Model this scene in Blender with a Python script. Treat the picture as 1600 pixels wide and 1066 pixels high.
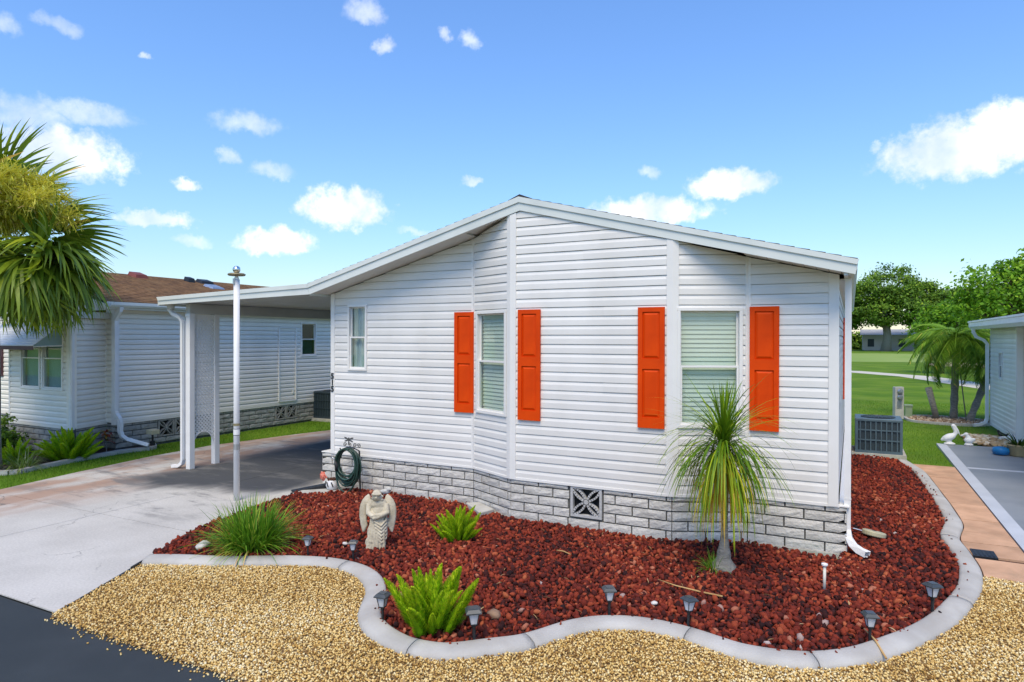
import bpy, bmesh, math, random
import numpy as np
from mathutils import Vector, Matrix
random.seed(7)
rng = np.random.default_rng(11)
S = bpy.context.scene
col = S.collection
for o in list(bpy.data.objects):
    bpy.data.objects.remove(o)

# ------------------------------------------------------------------ camera
cam_data = bpy.data.cameras.new('camera')
cam = bpy.data.objects.new('camera', cam_data)
col.objects.link(cam)
YAW, PITCH, ROLL = 0.4741, 0.0046, 0.0020
CAM = Vector((6.9947, -7.6514, 2.25))
_F = Vector((-math.sin(YAW)*math.cos(PITCH), math.cos(YAW)*math.cos(PITCH), -math.sin(PITCH)))
_R = Vector((math.cos(YAW), math.sin(YAW), 0)); _U = _R.cross(_F)
_R2 = _R*math.cos(ROLL) + _U*math.sin(ROLL); _U2 = -_R*math.sin(ROLL) + _U*math.cos(ROLL)
cam.matrix_world = Matrix(((_R2.x, _U2.x, -_F.x, CAM.x), (_R2.y, _U2.y, -_F.y, CAM.y), (_R2.z, _U2.z, -_F.z, CAM.z), (0, 0, 0, 1)))
cam_data.sensor_width = 36.0
cam_data.lens = 36.0*1032.6/1600.0
cam_data.clip_start = 0.05
cam_data.clip_end = 2000
S.camera = cam

# ------------------------------------------------------------------ light
SUN = Vector((0.14, -0.60, 1.0)).normalized()          # towards the sun
ELEV = math.asin(SUN.z); AZ = math.atan2(SUN.x, SUN.y)
sd = bpy.data.lights.new('sun', 'SUN'); sd.energy = 2.45; sd.angle = math.radians(34.0); sd.color = (1.0, 0.86, 0.62)
sun = bpy.data.objects.new('sun', sd); col.objects.link(sun)
sun.rotation_euler = (-SUN).to_track_quat('-Z', 'Y').to_euler()
sun.location = (-20, -40, 60)

world = bpy.data.worlds.new('World'); S.world = world; world.use_nodes = True
wn, wl = world.node_tree.nodes, world.node_tree.links
wn.clear()
w_out = wn.new('ShaderNodeOutputWorld'); w_bg = wn.new('ShaderNodeBackground')
w_bg.inputs['Strength'].default_value = 0.100
sky = wn.new('ShaderNodeTexSky'); sky.sky_type = 'NISHITA'; sky.sun_disc = False
sky.sun_elevation = ELEV; sky.sun_rotation = AZ
sky.air_density = 1.8; sky.dust_density = 0.0; sky.ozone_density = 8.0; sky.altitude = 0
def wmath(op, a, b=None, c=None, clamp=False):
    n = wn.new('ShaderNodeMath'); n.operation = op; n.use_clamp = clamp
    for i, v in enumerate((a, b, c)):
        if v is None: continue
        if isinstance(v, (int, float)): n.inputs[i].default_value = v
        else: wl.new(v, n.inputs[i])
    return n.outputs[0]
def wvec(op, a, b=None):
    n = wn.new('ShaderNodeVectorMath'); n.operation = op
    for i, v in enumerate((a, b)):
        if v is None: continue
        if isinstance(v, (tuple, Vector)): n.inputs[i].default_value = tuple(v)
        else: wl.new(v, n.inputs[i])
    return n
tc = wn.new('ShaderNodeTexCoord')
D0 = wvec('NORMALIZE', tc.outputs['Generated']).outputs[0]
# the same scatter of small cumulus all round the horizon: the half behind mirrors the half in front
axis = Vector((-math.sin(YAW), math.cos(YAW), 0))
dd = wvec('DOT_PRODUCT', D0, axis).outputs['Value']
neg = wmath('MULTIPLY', wmath('MINIMUM', dd, 0.0), -2.0)
sc_ = wn.new('ShaderNodeVectorMath'); sc_.operation = 'SCALE'; sc_.inputs[0].default_value = tuple(axis); wl.new(neg, sc_.inputs['Scale'])
D1 = wvec('ADD', D0, sc_.outputs[0]).outputs[0]
nz = wn.new('ShaderNodeTexNoise'); nz.inputs['Scale'].default_value = 34; nz.inputs['Detail'].default_value = 7; nz.inputs['Roughness'].default_value = 0.62
wl.new(D1, nz.inputs['Vector'])
nz2 = wn.new('ShaderNodeTexNoise'); nz2.inputs['Scale'].default_value = 11; nz2.inputs['Detail'].default_value = 5
wl.new(D1, nz2.inputs['Vector'])
off = wvec('SUBTRACT', nz.outputs['Color'], (0.5, 0.5, 0.5)).outputs[0]
sc2 = wn.new('ShaderNodeVectorMath'); sc2.operation = 'SCALE'; wl.new(off, sc2.inputs[0]); sc2.inputs['Scale'].default_value = 0.034
DW = wvec('ADD', D1, sc2.outputs[0]).outputs[0]
CLOUDS = [(-0.86, 0.46, 0.219, 0.066, 0.0326, 1), (-0.865, 0.431, 0.257, 0.0452, 0.0196, 0.6), (-0.834, 0.479, 0.272, 0.0468, 0.0141, 0.55), (-0.724, 0.628, 0.286, 0.0387, 0.0146, 0.5), (-0.747, 0.618, 0.243, 0.0121, 0.0112, 0.6), (-0.713, 0.662, 0.23, 0.0248, 0.0124, 0.55), (-0.787, 0.583, 0.203, 0.0153, 0.0085, 0.9), (-0.812, 0.563, 0.154, 0.0388, 0.011, 0.95), (-0.652, 0.736, 0.182, 0.0534, 0.0295, 1), (-0.722, 0.679, 0.132, 0.0452, 0.0199, 1), (-0.792, 0.597, 0.129, 0.0242, 0.0086, 0.55), (-0.577, 0.693, 0.432, 0.0238, 0.0153, 0.5), (-0.569, 0.721, 0.396, 0.0131, 0.0105, 0.75), (-0.468, 0.784, 0.408, 0.0132, 0.0141, 0.6), (-0.494, 0.764, 0.414, 0.0096, 0.0079, 0.55), (-0.153, 0.965, 0.214, 0.0503, 0.0206, 1), (-0.266, 0.947, 0.181, 0.0821, 0.0205, 1), (0.117, 0.967, 0.226, 0.078, 0.0359, 1), (0.166, 0.955, 0.247, 0.0449, 0.0299, 1), (0.057, 0.97, 0.238, 0.0146, 0.0113, 0.5), (0.027, 0.969, 0.246, 0.0082, 0.0066, 0.6), (-0.256, 0.937, 0.236, 0.0138, 0.0101, 0.6), (-0.498, 0.836, 0.23, 0.0122, 0.0075, 0.8), (-0.573, 0.805, 0.157, 0.0236, 0.0057, 0.5), (-0.821, 0.443, 0.362, 0.0208, 0.0089, 0.35), (-0.846, 0.402, 0.35, 0.0129, 0.0129, 0.4), (-0.778, 0.522, 0.348, 0.0055, 0.0048, 0.5)]
nz3 = wn.new('ShaderNodeTexNoise'); nz3.inputs['Scale'].default_value = 58; nz3.inputs['Detail'].default_value = 9; nz3.inputs['Roughness'].default_value = 0.6; wl.new(D1, nz3.inputs['Vector'])
rag = wmath('MULTIPLY', wmath('SUBTRACT', nz3.outputs['Fac'], 0.5), 2.6)
total = None
for (x, y, z, rx, ry, st) in CLOUDS:
    c = Vector((x, y, z)).normalized(); r = Vector((0, 0, 1)).cross(c).normalized(); u = c.cross(r)
    a = wvec('DOT_PRODUCT', DW, r/(rx*1.02)).outputs['Value']
    b0 = wmath('SUBTRACT', wvec('DOT_PRODUCT', DW, u/(ry*1.05)).outputs['Value'], 0.0)
    # flatter underneath
    b = wmath('MULTIPLY', b0, wmath('ADD', wmath('MULTIPLY', wmath('LESS_THAN', b0, 0.0), 0.35), 1.0))
    q = wmath('ADD', wmath('ADD', wmath('MULTIPLY', a, a), wmath('MULTIPLY', b, b)), rag)
    m = wn.new('ShaderNodeMapRange'); m.interpolation_type = 'SMOOTHSTEP'
    wl.new(q, m.inputs['Value']); m.inputs['From Min'].default_value = 1.75 if st > .8 else 1.9; m.inputs['From Max'].default_value = 0.10 if st > .8 else -.7
    m.inputs['To Min'].default_value = 0; m.inputs['To Max'].default_value = st
    total = m.outputs[0] if total is None else wmath('MAXIMUM', total, m.outputs[0])
breakup = wn.new('ShaderNodeMapRange'); wl.new(nz2.outputs['Fac'], breakup.inputs['Value'])
breakup.inputs['From Min'].default_value = 0.30; breakup.inputs['From Max'].default_value = 0.52; breakup.inputs['To Min'].default_value = 0.45; breakup.inputs['To Max'].default_value = 1.0
cloud_fac = wmath('MULTIPLY', total, breakup.outputs[0], clamp=True)
hsv = wn.new('ShaderNodeHueSaturation'); hsv.inputs['Saturation'].default_value = 1.0; hsv.inputs['Value'].default_value = 1.0
wl.new(sky.outputs[0], hsv.inputs['Color'])
SKYGAIN = wn.new('ShaderNodeMix'); SKYGAIN.data_type = 'RGBA'; SKYGAIN.blend_type = 'MULTIPLY'; SKYGAIN.inputs[0].default_value = 1
wl.new(hsv.outputs[0], SKYGAIN.inputs[6]); SKYGAIN.inputs[7].default_value = (0.85, 1.00, 1.31, 1)
wmix = wn.new('ShaderNodeMix'); wmix.data_type = 'RGBA'
wl.new(cloud_fac, wmix.inputs[0]); wl.new(SKYGAIN.outputs[2], wmix.inputs[6]); 
cl_sh = wn.new('ShaderNodeMapRange'); wl.new(nz2.outputs['Fac'], cl_sh.inputs['Value']); cl_sh.inputs['From Min'].default_value = .3; cl_sh.inputs['From Max'].default_value = .65; cl_sh.inputs['To Min'].default_value = 6.6; cl_sh.inputs['To Max'].default_value = 8.8
cl_c = wn.new('ShaderNodeVectorMath'); cl_c.operation = 'SCALE'; cl_c.inputs[0].default_value = (.985, 1.0, 1.03); wl.new(cl_sh.outputs[0], cl_c.inputs['Scale']); wl.new(cl_c.outputs[0], wmix.inputs[7])
wl.new(wmix.outputs[2], w_bg.inputs['Color']); wl.new(w_bg.outputs[0], w_out.inputs['Surface'])
world.cycles.sampling_method = 'MANUAL'; world.cycles.sample_map_resolution = 512

S.view_settings.view_transform = 'Standard'; S.view_settings.look = 'None'
S.view_settings.exposure = 0.66; S.view_settings.gamma = 1.0; S.view_settings.use_curve_mapping = False
S.cycles.max_bounces = 6; S.cycles.transparent_max_bounces = 12
S.cycles.caustics_reflective = False; S.cycles.caustics_refractive = False

# ------------------------------------------------------------------ materials
def _n(nt, t, **k):
    n = nt.nodes.new(t)
    for a, b in k.items(): setattr(n, a, b)
    return n
def lin(r, g, b):
    f = lambda c: (c/255/12.92) if c/255 <= .04045 else ((c/255+.055)/1.055)**2.4
    return (f(r), f(g), f(b), 1)
def mat(name, c1, c2=None, rough=.6, scale=6.0, bump=0.0, bscale=40.0, metal=0.0, spec=0.4, space='Object', objvar=0.0, attr=None, stops=None,
        grime=None, gscale=2.0, gamount=.5, translucent=0.0, coat=0.0, stretch=None, contrast=(.35, .65)):
    """procedural principled material; colour = noise mix of c1/c2 (or ramp over a per-piece random number)"""
    m = bpy.data.materials.new(name); m.use_nodes = True; nt = m.node_tree; N, L = nt.nodes, nt.links
    bs = N['Principled BSDF']; bs.inputs['Roughness'].default_value = rough; bs.inputs['Metallic'].default_value = metal
    bs.inputs['Specular IOR Level'].default_value = spec
    if coat: bs.inputs['Coat Weight'].default_value = coat
    if space == 'World': vec = _n(nt, 'ShaderNodeNewGeometry').outputs['Position']
    else: vec = _n(nt, 'ShaderNodeTexCoord').outputs['Object']
    if stretch:
        mp = _n(nt, 'ShaderNodeMapping'); mp.inputs['Scale'].default_value = stretch; L.new(vec, mp.inputs['Vector']); vec = mp.outputs[0]
    no = _n(nt, 'ShaderNodeTexNoise'); no.inputs['Scale'].default_value = scale; no.inputs['Detail'].default_value = 6; L.new(vec, no.inputs['Vector'])
    fac = no.outputs['Fac']
    mr = _n(nt, 'ShaderNodeMapRange'); mr.inputs['From Min'].default_value = contrast[0]; mr.inputs['From Max'].default_value = contrast[1]; L.new(fac, mr.inputs['Value'])
    if stops:
        src = None
        if attr:
            a = _n(nt, 'ShaderNodeAttribute'); a.attribute_name = attr; src = a.outputs['Fac']
        else: src = _n(nt, 'ShaderNodeObjectInfo').outputs['Random']
        rp = _n(nt, 'ShaderNodeValToRGB'); el = rp.color_ramp.elements
        while len(el) < len(stops): el.new(.5)
        for e, (p, c) in zip(el, stops): e.position = p; e.color = c
        L.new(src, rp.inputs['Fac']); base = rp.outputs[0]
        mx = _n(nt, 'ShaderNodeMix', data_type='RGBA', blend_type='MULTIPLY'); mx.inputs[0].default_value = 1
        L.new(base, mx.inputs[6])
        g = _n(nt, 'ShaderNodeMapRange'); g.inputs['To Min'].default_value = .72; g.inputs['To Max'].default_value = 1.25; L.new(fac, g.inputs['Value'])
        cm = _n(nt, 'ShaderNodeCombineColor'); [L.new(g.outputs[0], cm.inputs[i]) for i in range(3)]
        L.new(cm.outputs[0], mx.inputs[7]); base = mx.outputs[2]
    else:
        mx = _n(nt, 'ShaderNodeMix', data_type='RGBA'); L.new(mr.outputs[0], mx.inputs[0]); mx.inputs[6].default_value = c1; mx.inputs[7].default_value = c2 or c1
        base = mx.outputs[2]
    if objvar:
        oi = _n(nt, 'ShaderNodeObjectInfo'); hv = _n(nt, 'ShaderNodeHueSaturation')
        r = _n(nt, 'ShaderNodeMapRange'); r.inputs['To Min'].default_value = 1-objvar; r.inputs['To Max'].default_value = 1+objvar; L.new(oi.outputs['Random'], r.inputs['Value'])
        L.new(r.outputs[0], hv.inputs['Value']); L.new(base, hv.inputs['Color']); base = hv.outputs[0]
    if grime:
        gn = _n(nt, 'ShaderNodeTexNoise'); gn.inputs['Scale'].default_value = gscale; gn.inputs['Detail'].default_value = 8; gn.inputs['Roughness'].default_value = .65
        gv = _n(nt, 'ShaderNodeNewGeometry').outputs['Position']; L.new(gv, gn.inputs['Vector'])
        gr = _n(nt, 'ShaderNodeMapRange'); gr.inputs['From Min'].default_value = .50; gr.inputs['From Max'].default_value = .75; gr.inputs['To Max'].default_value = gamount; L.new(gn.outputs['Fac'], gr.inputs['Value'])
        gm = _n(nt, 'ShaderNodeMix', data_type='RGBA'); L.new(gr.outputs[0], gm.inputs[0]); L.new(base, gm.inputs[6]); gm.inputs[7].default_value = grime; base = gm.outputs[2]
    L.new(base, bs.inputs['Base Color'])
    if bump:
        bn = _n(nt, 'ShaderNodeTexNoise'); bn.inputs['Scale'].default_value = bscale; bn.inputs['Detail'].default_value = 5; L.new(vec, bn.inputs['Vector'])
        bp = _n(nt, 'ShaderNodeBump'); bp.inputs['Strength'].default_value = bump; bp.inputs['Distance'].default_value = .02; L.new(bn.outputs['Fac'], bp.inputs['Height']); L.new(bp.outputs[0], bs.inputs['Normal'])
    if translucent:
        tr = _n(nt, 'ShaderNodeBsdfTranslucent'); L.new(base, tr.inputs['Color']); ms = _n(nt, 'ShaderNodeMixShader'); ms.inputs[0].default_value = translucent
        L.new(bs.outputs[0], ms.inputs[1]); L.new(tr.outputs[0], ms.inputs[2]); L.new(ms.outputs[0], N['Material Output'].inputs['Surface'])
    return m
def glass_mat(name, tint, refl=.12, rough=.02):
    m = bpy.data.materials.new(name); m.use_nodes = True; nt = m.node_tree; N, L = nt.nodes, nt.links
    N.remove(N['Principled BSDF'])
    t = _n(nt, 'ShaderNodeBsdfTransparent'); t.inputs['Color'].default_value = tint
    g = _n(nt, 'ShaderNodeBsdfGlossy'); g.inputs['Roughness'].default_value = rough; g.inputs['Color'].default_value = (.9, .95, 1, 1)
    lw = _n(nt, 'ShaderNodeLayerWeight'); lw.inputs['Blend'].default_value = .5
    fr = _n(nt, 'ShaderNodeMath', operation='POWER'); fr.inputs[1].default_value = 5.0; L.new(lw.outputs['Facing'], fr.inputs[0])
    ad = _n(nt, 'ShaderNodeMath', operation='ADD'); ad.inputs[1].default_value = refl; L.new(fr.outputs[0], ad.inputs[0])
    ms = _n(nt, 'ShaderNodeMixShader'); L.new(ad.outputs[0], ms.inputs[0]); L.new(t.outputs[0], ms.inputs[1]); L.new(g.outputs[0], ms.inputs[2]); L.new(ms.outputs[0], N['Material Output'].inputs['Surface'])
    return m

M = {}
M['siding'] = mat('vinyl_siding', (.775, .76, .73, 1), (.715, .695, .66, 1), rough=.42, scale=1.6, objvar=.022, bump=.12, bscale=9, stretch=(1, 1, .3), grime=(.50, .48, .44, 1), gscale=1.3, gamount=.22)
M['trim'] = mat('white_trim', (.80, .785, .755, 1), (.76, .745, .715, 1), rough=.4, scale=3)
M['fascia'] = mat('fascia_metal', (.63, .67, .64, 1), (.69, .72, .69, 1), rough=.35, scale=2, grime=(.42, .44, .43, 1), gscale=1.6, gamount=.28)
M['soffit'] = mat('soffit_vinyl', (.70, .68, .63, 1), (.64, .62, .57, 1), rough=.5, scale=3)
M['shutter'] = mat('orange_shutter', (.74, .066, .002, 1), (.60, .048, .002, 1), rough=.5, scale=2.5, bump=.06, bscale=160, spec=.12)
M['brick'] = mat('painted_brick', (.62, .60, .555, 1), (.50, .48, .44, 1), rough=.85, scale=9, objvar=.09, bump=.55, bscale=38, grime=(.36, .33, .28, 1), gscale=3, gamount=.30)
M['brick_old'] = mat('weathered_brick', (.42, .41, .37, 1), (.30, .29, .26, 1), rough=.9, scale=8, objvar=.14, bump=.6, bscale=32, grime=(.16, .15, .13, 1), gscale=3, gamount=.4)
M['mortar'] = mat('grey_mortar', (.085, .088, .083, 1), (.12, .12, .115, 1), rough=.95, scale=14, bump=.3)
M['footing'] = mat('concrete_footing', (.50, .49, .45, 1), (.40, .39, .35, 1), rough=.9, scale=5, bump=.3, grime=(.25, .22, .17, 1), gscale=4, gamount=.5)
M['vent'] = mat('vent_block', (.50, .50, .49, 1), (.42, .42, .41, 1), rough=.85, scale=12, bump=.25)
M['dark'] = mat('dark_void', (.012, .014, .015, 1), (.02, .022, .024, 1), rough=.95, scale=4)
M['glass'] = glass_mat('window_glass', (.92, .965, .945, 1), .06)
M['glass_dark'] = glass_mat('dark_glass', (.45, .56, .56, 1), .03)
M['blind'] = mat('pale_blind', (.74, .75, .68, 1), (.68, .69, .62, 1), rough=.55, scale=3)
M['curtain'] = mat('pale_curtain', (.50, .56, .58, 1), (.30, .36, .38, 1), rough=.8, scale=5, stretch=(9, 9, .5))
M['shingle_dark'] = mat('dark_shingle', (.030, .032, .036, 1), (.055, .055, .06, 1), rough=.9, scale=20, bump=.4)
M['black'] = mat('black_plastic', (.012, .013, .015, 1), (.022, .024, .027, 1), rough=.45, scale=12)
M['solar'] = mat('solar_cap', (.045, .055, .062, 1), (.065, .075, .085, 1), rough=.38, scale=12)
M['lens'] = mat('frosted_lens', (.62, .63, .66, 1), (.48, .5, .54, 1), rough=.25, scale=30, stretch=(1, 1, .1))
M['numeral'] = mat('black_numeral', (.02, .022, .025, 1), rough=.4)
M['white'] = mat('white_paint', (.80, .795, .785, 1), (.74, .735, .725, 1), rough=.4, scale=4)
M['statue'] = mat('cast_stone', (.60, .54, .41, 1), (.46, .40, .29, 1), rough=.85, scale=7, bump=.35, bscale=50, grime=(.22, .19, .13, 1), gscale=9, gamount=.5)
M['statue_white'] = mat('white_statue', (.78, .79, .80, 1), (.66, .67, .68, 1), rough=.6, scale=8, bump=.2)
M['bark_grey'] = mat('grey_bark', (.30, .28, .24, 1), (.19, .175, .15, 1), rough=.95, scale=14, bump=.8, bscale=30, stretch=(1, 1, 2.5))
M['bark_brown'] = mat('brown_bark', (.13, .095, .065, 1), (.075, .055, .04, 1), rough=.95, scale=9, bump=.8, bscale=18)
M['steel'] = mat('galvanised_steel', (.55, .56, .57, 1), (.42, .43, .44, 1), rough=.35, metal=.8, scale=14)
M['chrome'] = mat('polished_ball', (.75, .74, .70, 1), rough=.12, metal=1.0)
M['ac_blue'] = mat('blue_grey_metal', (.085, .135, .165, 1), (.07, .11, .14, 1), rough=.45, scale=5)
M['ac_dark'] = mat('condenser_fins', (.032, .052, .066, 1), (.022, .036, .046, 1), rough=.6, scale=3, stretch=(30, 30, 1))
def ramp_mat(name, stops, rough=.8, spec=.25, translucent=0, attr='rnd', scale=30, bump=0, bscale=90):
    return mat(name, (1, 1, 1, 1), rough=rough, spec=spec, stops=stops, attr=attr, translucent=translucent, scale=scale, bump=bump, bscale=bscale)

# ------------------------------------------------------------------ mesh helpers
def root_off(parent):
    v = Vector((0, 0, 0))
    while parent is not None: v += parent.location; parent = parent.parent
    return v
def link(name, me, parent=None):
    o = bpy.data.objects.new(name, me); col.objects.link(o)
    if parent is not None: o.parent = parent
    return o
def tag(o, label=None, cat=None, group=None, kind=None):
    if label: o['label'] = label
    if cat: o['category'] = cat
    if group: o['group'] = group
    if kind: o['kind'] = kind
    return o
def empty(name, loc, label=None, cat=None, group=None, kind=None):
    o = bpy.data.objects.new(name, None); col.objects.link(o); o.location = loc; o.empty_display_size = .1
    return tag(o, label, cat, group, kind)
class Frame:
    """vertical wall frame: u runs from p0 to p1, off is out of the wall, z up"""
    def __init__(s, p0, p1):
        s.p0 = Vector((p0[0], p0[1], 0)); d = Vector((p1[0]-p0[0], p1[1]-p0[1], 0)); s.L = d.length; s.d = d/s.L; s.n = Vector((s.d.y, -s.d.x, 0))
    def __call__(s, u, o, z): q = s.p0 + s.d*u + s.n*o; return (q.x, q.y, z)
class MB:
    def __init__(s): s.v = []; s.f = []; s.r = None
    def add(s, vs, fs):
        b = len(s.v); s.v += [tuple(q) for q in vs]; s.f += [tuple(i+b for i in f) for f in fs]; return s
    def box(s, x0, x1, y0, y1, z0, z1, fr=None):
        c = [(x0, y0, z0), (x1, y0, z0), (x1, y1, z0), (x0, y1, z0), (x0, y0, z1), (x1, y0, z1), (x1, y1, z1), (x0, y1, z1)]
        flip = False
        if fr: c = [fr(*q) for q in c]; flip = True
        F = [(0, 3, 2, 1), (4, 5, 6, 7), (0, 1, 5, 4), (1, 2, 6, 5), (2, 3, 7, 6), (3, 0, 4, 7)]
        if flip: F = [f[::-1] for f in F]
        return s.add(c, F)
    def prism(s, poly, z0, z1):
        n = len(poly); z1f = z1 if callable(z1) else (lambda x, y: z1)
        v = [(x, y, z0) for x, y in poly] + [(x, y, z1f(x, y)) for x, y in poly]
        return s.add(v, [tuple(range(n))[::-1], tuple(range(n, 2*n))] + [(i, (i+1) % n, n+(i+1) % n, n+i) for i in range(n)])
    def wallprism(s, fr, poly, o0, o1):
        """polygon in (u,z), anticlockwise seen from outside, between offsets o0 (back) and o1 (front)"""
        n = len(poly); v = [fr(u, o0, z) for u, z in poly] + [fr(u, o1, z) for u, z in poly]
        return s.add(v, [tuple(range(n))[::-1], tuple(range(n, 2*n))] + [(i, (i+1) % n, n+(i+1) % n, n+i) for i in range(n)])
    def tube(s, pts, r, n=8, caps=True, sq=False):
        P = [Vector(p) for p in pts]; rs = r if isinstance(r, (list, tuple)) else [r]*len(P)
        rings = []; up = None
        for i, p in enumerate(P):
            t = (P[min(i+1, len(P)-1)] - P[max(i-1, 0)]).normalized()
            if up is None:
                up = Vector((0, 0, 1)) if abs(t.z) < .9 else Vector((1, 0, 0))
            a = t.cross(up)
            if a.length < 1e-5: a = t.orthogonal()
            a.normalize(); b = a.cross(t).normalized(); up = b
            rings.append([p + a*(math.cos(6.28318*(k+.5*(n == 4))/n)*rs[i]) + b*(math.sin(6.28318*(k+.5*(n == 4))/n)*rs[i]) for k in range(n)])
        b0 = len(s.v); s.v += [tuple(q) for rg in rings for q in rg]
        for i in range(len(P)-1):
            for k in range(n):
                s.f.append((b0+i*n+k, b0+(i+1)*n+k, b0+(i+1)*n+(k+1) % n, b0+i*n+(k+1) % n))
        if caps:
            s.f.append(tuple(b0+k for k in range(n))); s.f.append(tuple(b0+(len(P)-1)*n+k for k in range(n))[::-1])
        return s
    def lathe(s, prof, c=(0, 0, 0), n=20, tilt=None):
        vs = []; fs = []
        for (r, z) in prof:
            for k in range(n): q = Vector((r*math.cos(6.28318*k/n), r*math.sin(6.28318*k/n), z)); q = (tilt @ q) if tilt else q; vs.append(q+Vector(c))
        m = len(prof)
        for i in range(m-1):
            for k in range(n): fs.append((i*n+k, i*n+(k+1) % n, (i+1)*n+(k+1) % n, (i+1)*n+k))
        fs.append(tuple(range(n))[::-1]); fs.append(tuple((m-1)*n+k for k in range(n)))
        return s.add(vs, fs)
    def ell(s, c, r, rot=None, nu=14, nv=9):
        vs = []; fs = []
        R = rot.to_matrix() if rot else Matrix.Identity(3)
        for j in range(nv+1):
            th = math.pi*j/nv
            for i in range(nu):
                ph = 2*math.pi*i/nu
                vs.append(Vector(c) + R @ Vector((r[0]*math.sin(th)*math.cos(ph), r[1]*math.sin(th)*math.sin(ph), -r[2]*math.cos(th))))
        for j in range(nv):
            for i in range(nu): fs.append((j*nu+i, j*nu+(i+1) % nu, (j+1)*nu+(i+1) % nu, (j+1)*nu+i))
        return s.add(vs, fs)
    def mesh(s, name, m, off=Vector((0, 0, 0)), smooth=False):
        me = bpy.data.meshes.new(name)
        me.from_pydata([(a-off.x, b-off.y, c-off.z) for a, b, c in s.v], [], s.f)
        me.materials.append(m)
        if smooth: me.polygons.foreach_set('use_smooth', [True]*len(me.polygons))
        me.update(); return me
    def build(s, name, m, parent=None, smooth=False, bevel=0, bseg=2):
        me = s.mesh(name, m, root_off(parent), smooth)
        bm = bmesh.new(); bm.from_mesh(me); bmesh.ops.recalc_face_normals(bm, faces=bm.faces); bm.to_mesh(me); bm.free()
        o = link(name, me, parent)
        if bevel:
            md = o.modifiers.new('bevel', 'BEVEL'); md.width = bevel; md.segments = bseg; md.limit_method = 'ANGLE'; md.angle_limit = math.radians(40)
        return o
def np_mesh(name, V, F, m, rnd=None, off=Vector((0, 0, 0)), smooth=False):
    """V (n,3), F (k,3|4) numpy -> mesh, with an optional per-vertex number"""
    me = bpy.data.meshes.new(name); V = np.asarray(V, np.float32) - np.array(off, np.float32); F = np.asarray(F, np.int32)
    k = F.shape[1]
    me.vertices.add(len(V)); me.vertices.foreach_set('co', V.ravel())
    me.loops.add(F.size); me.loops.foreach_set('vertex_index', F.ravel())
    me.polygons.add(len(F)); me.polygons.foreach_set('loop_start', np.arange(0, F.size, k, dtype=np.int32))
    if smooth: me.polygons.foreach_set('use_smooth', np.ones(len(F), dtype=bool))
    if rnd is not None:
        a = me.attributes.new('rnd', 'FLOAT', 'POINT'); a.data.foreach_set('value', np.asarray(rnd, np.float32))
    me.materials.append(m); me.update(calc_edges=True); me.validate(); return me
def ribbons(base, d0, L, w, droop, S_=5, prof=None, side=None, rnd=None, fold=0):
    """N tapering strips bending under gravity -> V, F, rnd"""
    base = np.array(base, float); d = np.array(d0, float); N = len(base)
    L = np.broadcast_to(np.asarray(L, float), (N,)); w = np.broadcast_to(np.asarray(w, float), (N,)); droop = np.broadcast_to(np.asarray(droop, float), (N,))
    d /= np.linalg.norm(d, axis=1, keepdims=True)
    if prof is None: prof = lambda t: min(1, .45+t*3)*(1-t)**.6
    if side is None:
        s = np.cross(d, np.array([0, 0, 1.0])); nn = np.linalg.norm(s, axis=1, keepdims=True); bad = nn[:, 0] < 1e-3; s[bad] = (1, 0, 0); nn[bad] = 1; s /= nn
    else: s = np.array(side, float)
    p = base.copy(); V = np.zeros((N, S_+1, 2, 3))
    for k in range(S_+1):
        ww = (w*prof(k/S_))[:, None]*.5
        V[:, k, 0] = p - s*ww; V[:, k, 1] = p + s*ww
        d = d + np.stack([0*droop, 0*droop, -droop/S_], 1); d /= np.linalg.norm(d, axis=1, keepdims=True)
        p = p + d*(L/S_)[:, None]
    V = V.reshape(-1, 3); i0 = (np.arange(N)*(S_+1)*2)[:, None] + (np.arange(S_)*2)[None, :]
    i0 = i0.ravel(); F = np.stack([i0, i0+1, i0+3, i0+2], 1)
    r = np.repeat(rng.random(N) if rnd is None else np.asarray(rnd, float), (S_+1)*2)
    return V, F, r
def join(parts):
    V = []; F = []; R = []; b = 0
    for (v, f, r) in parts: V.append(v); F.append(f+b); R.append(r); b += len(v)
    return np.concatenate(V), np.concatenate(F), np.concatenate(R)
def in_poly(x, y, poly):
    x = np.asarray(x); y = np.asarray(y); c = np.zeros(x.shape, bool); n = len(poly)
    for i in range(n):
        x0, y0 = poly[i]; x1, y1 = poly[(i+1) % n]
        if y0 == y1: continue
        k = ((y0 > y) != (y1 > y)) & (x < (x1-x0)*(y-y0)/(y1-y0)+x0); c ^= k
    return c
def clip_half(poly, f):
    """keep the side where f(point) <= 0"""
    out = []; n = len(poly)
    for i in range(n):
        a, b = poly[i], poly[(i+1) % n]; fa, fb = f(a), f(b)
        if fa <= 0: out.append(a)
        if (fa < 0 < fb) or (fb < 0 < fa):
            t = fa/(fa-fb); out.append((a[0]+(b[0]-a[0])*t, a[1]+(b[1]-a[1])*t))
    return out
def remeshed(mb, name, m, parent, voxel, smooth_it=6):
    """one continuous organic surface grown over overlapping volumes"""
    tmp = bpy.data.objects.new('tmp', mb.mesh('tmp', m)); col.objects.link(tmp)
    r = tmp.modifiers.new('r', 'REMESH'); r.mode = 'VOXEL'; r.voxel_size = voxel; r.use_smooth_shade = True
    sm = tmp.modifiers.new('s', 'SMOOTH'); sm.iterations = smooth_it; sm.factor = .5
    dg = bpy.context.evaluated_depsgraph_get(); me = bpy.data.meshes.new_from_object(tmp.evaluated_get(dg))
    bpy.data.objects.remove(tmp)
    off = root_off(parent)
    me.transform(Matrix.Translation(-off)); me.name = name
    if not me.materials: me.materials.append(m)
    return link(name, me, parent)

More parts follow.
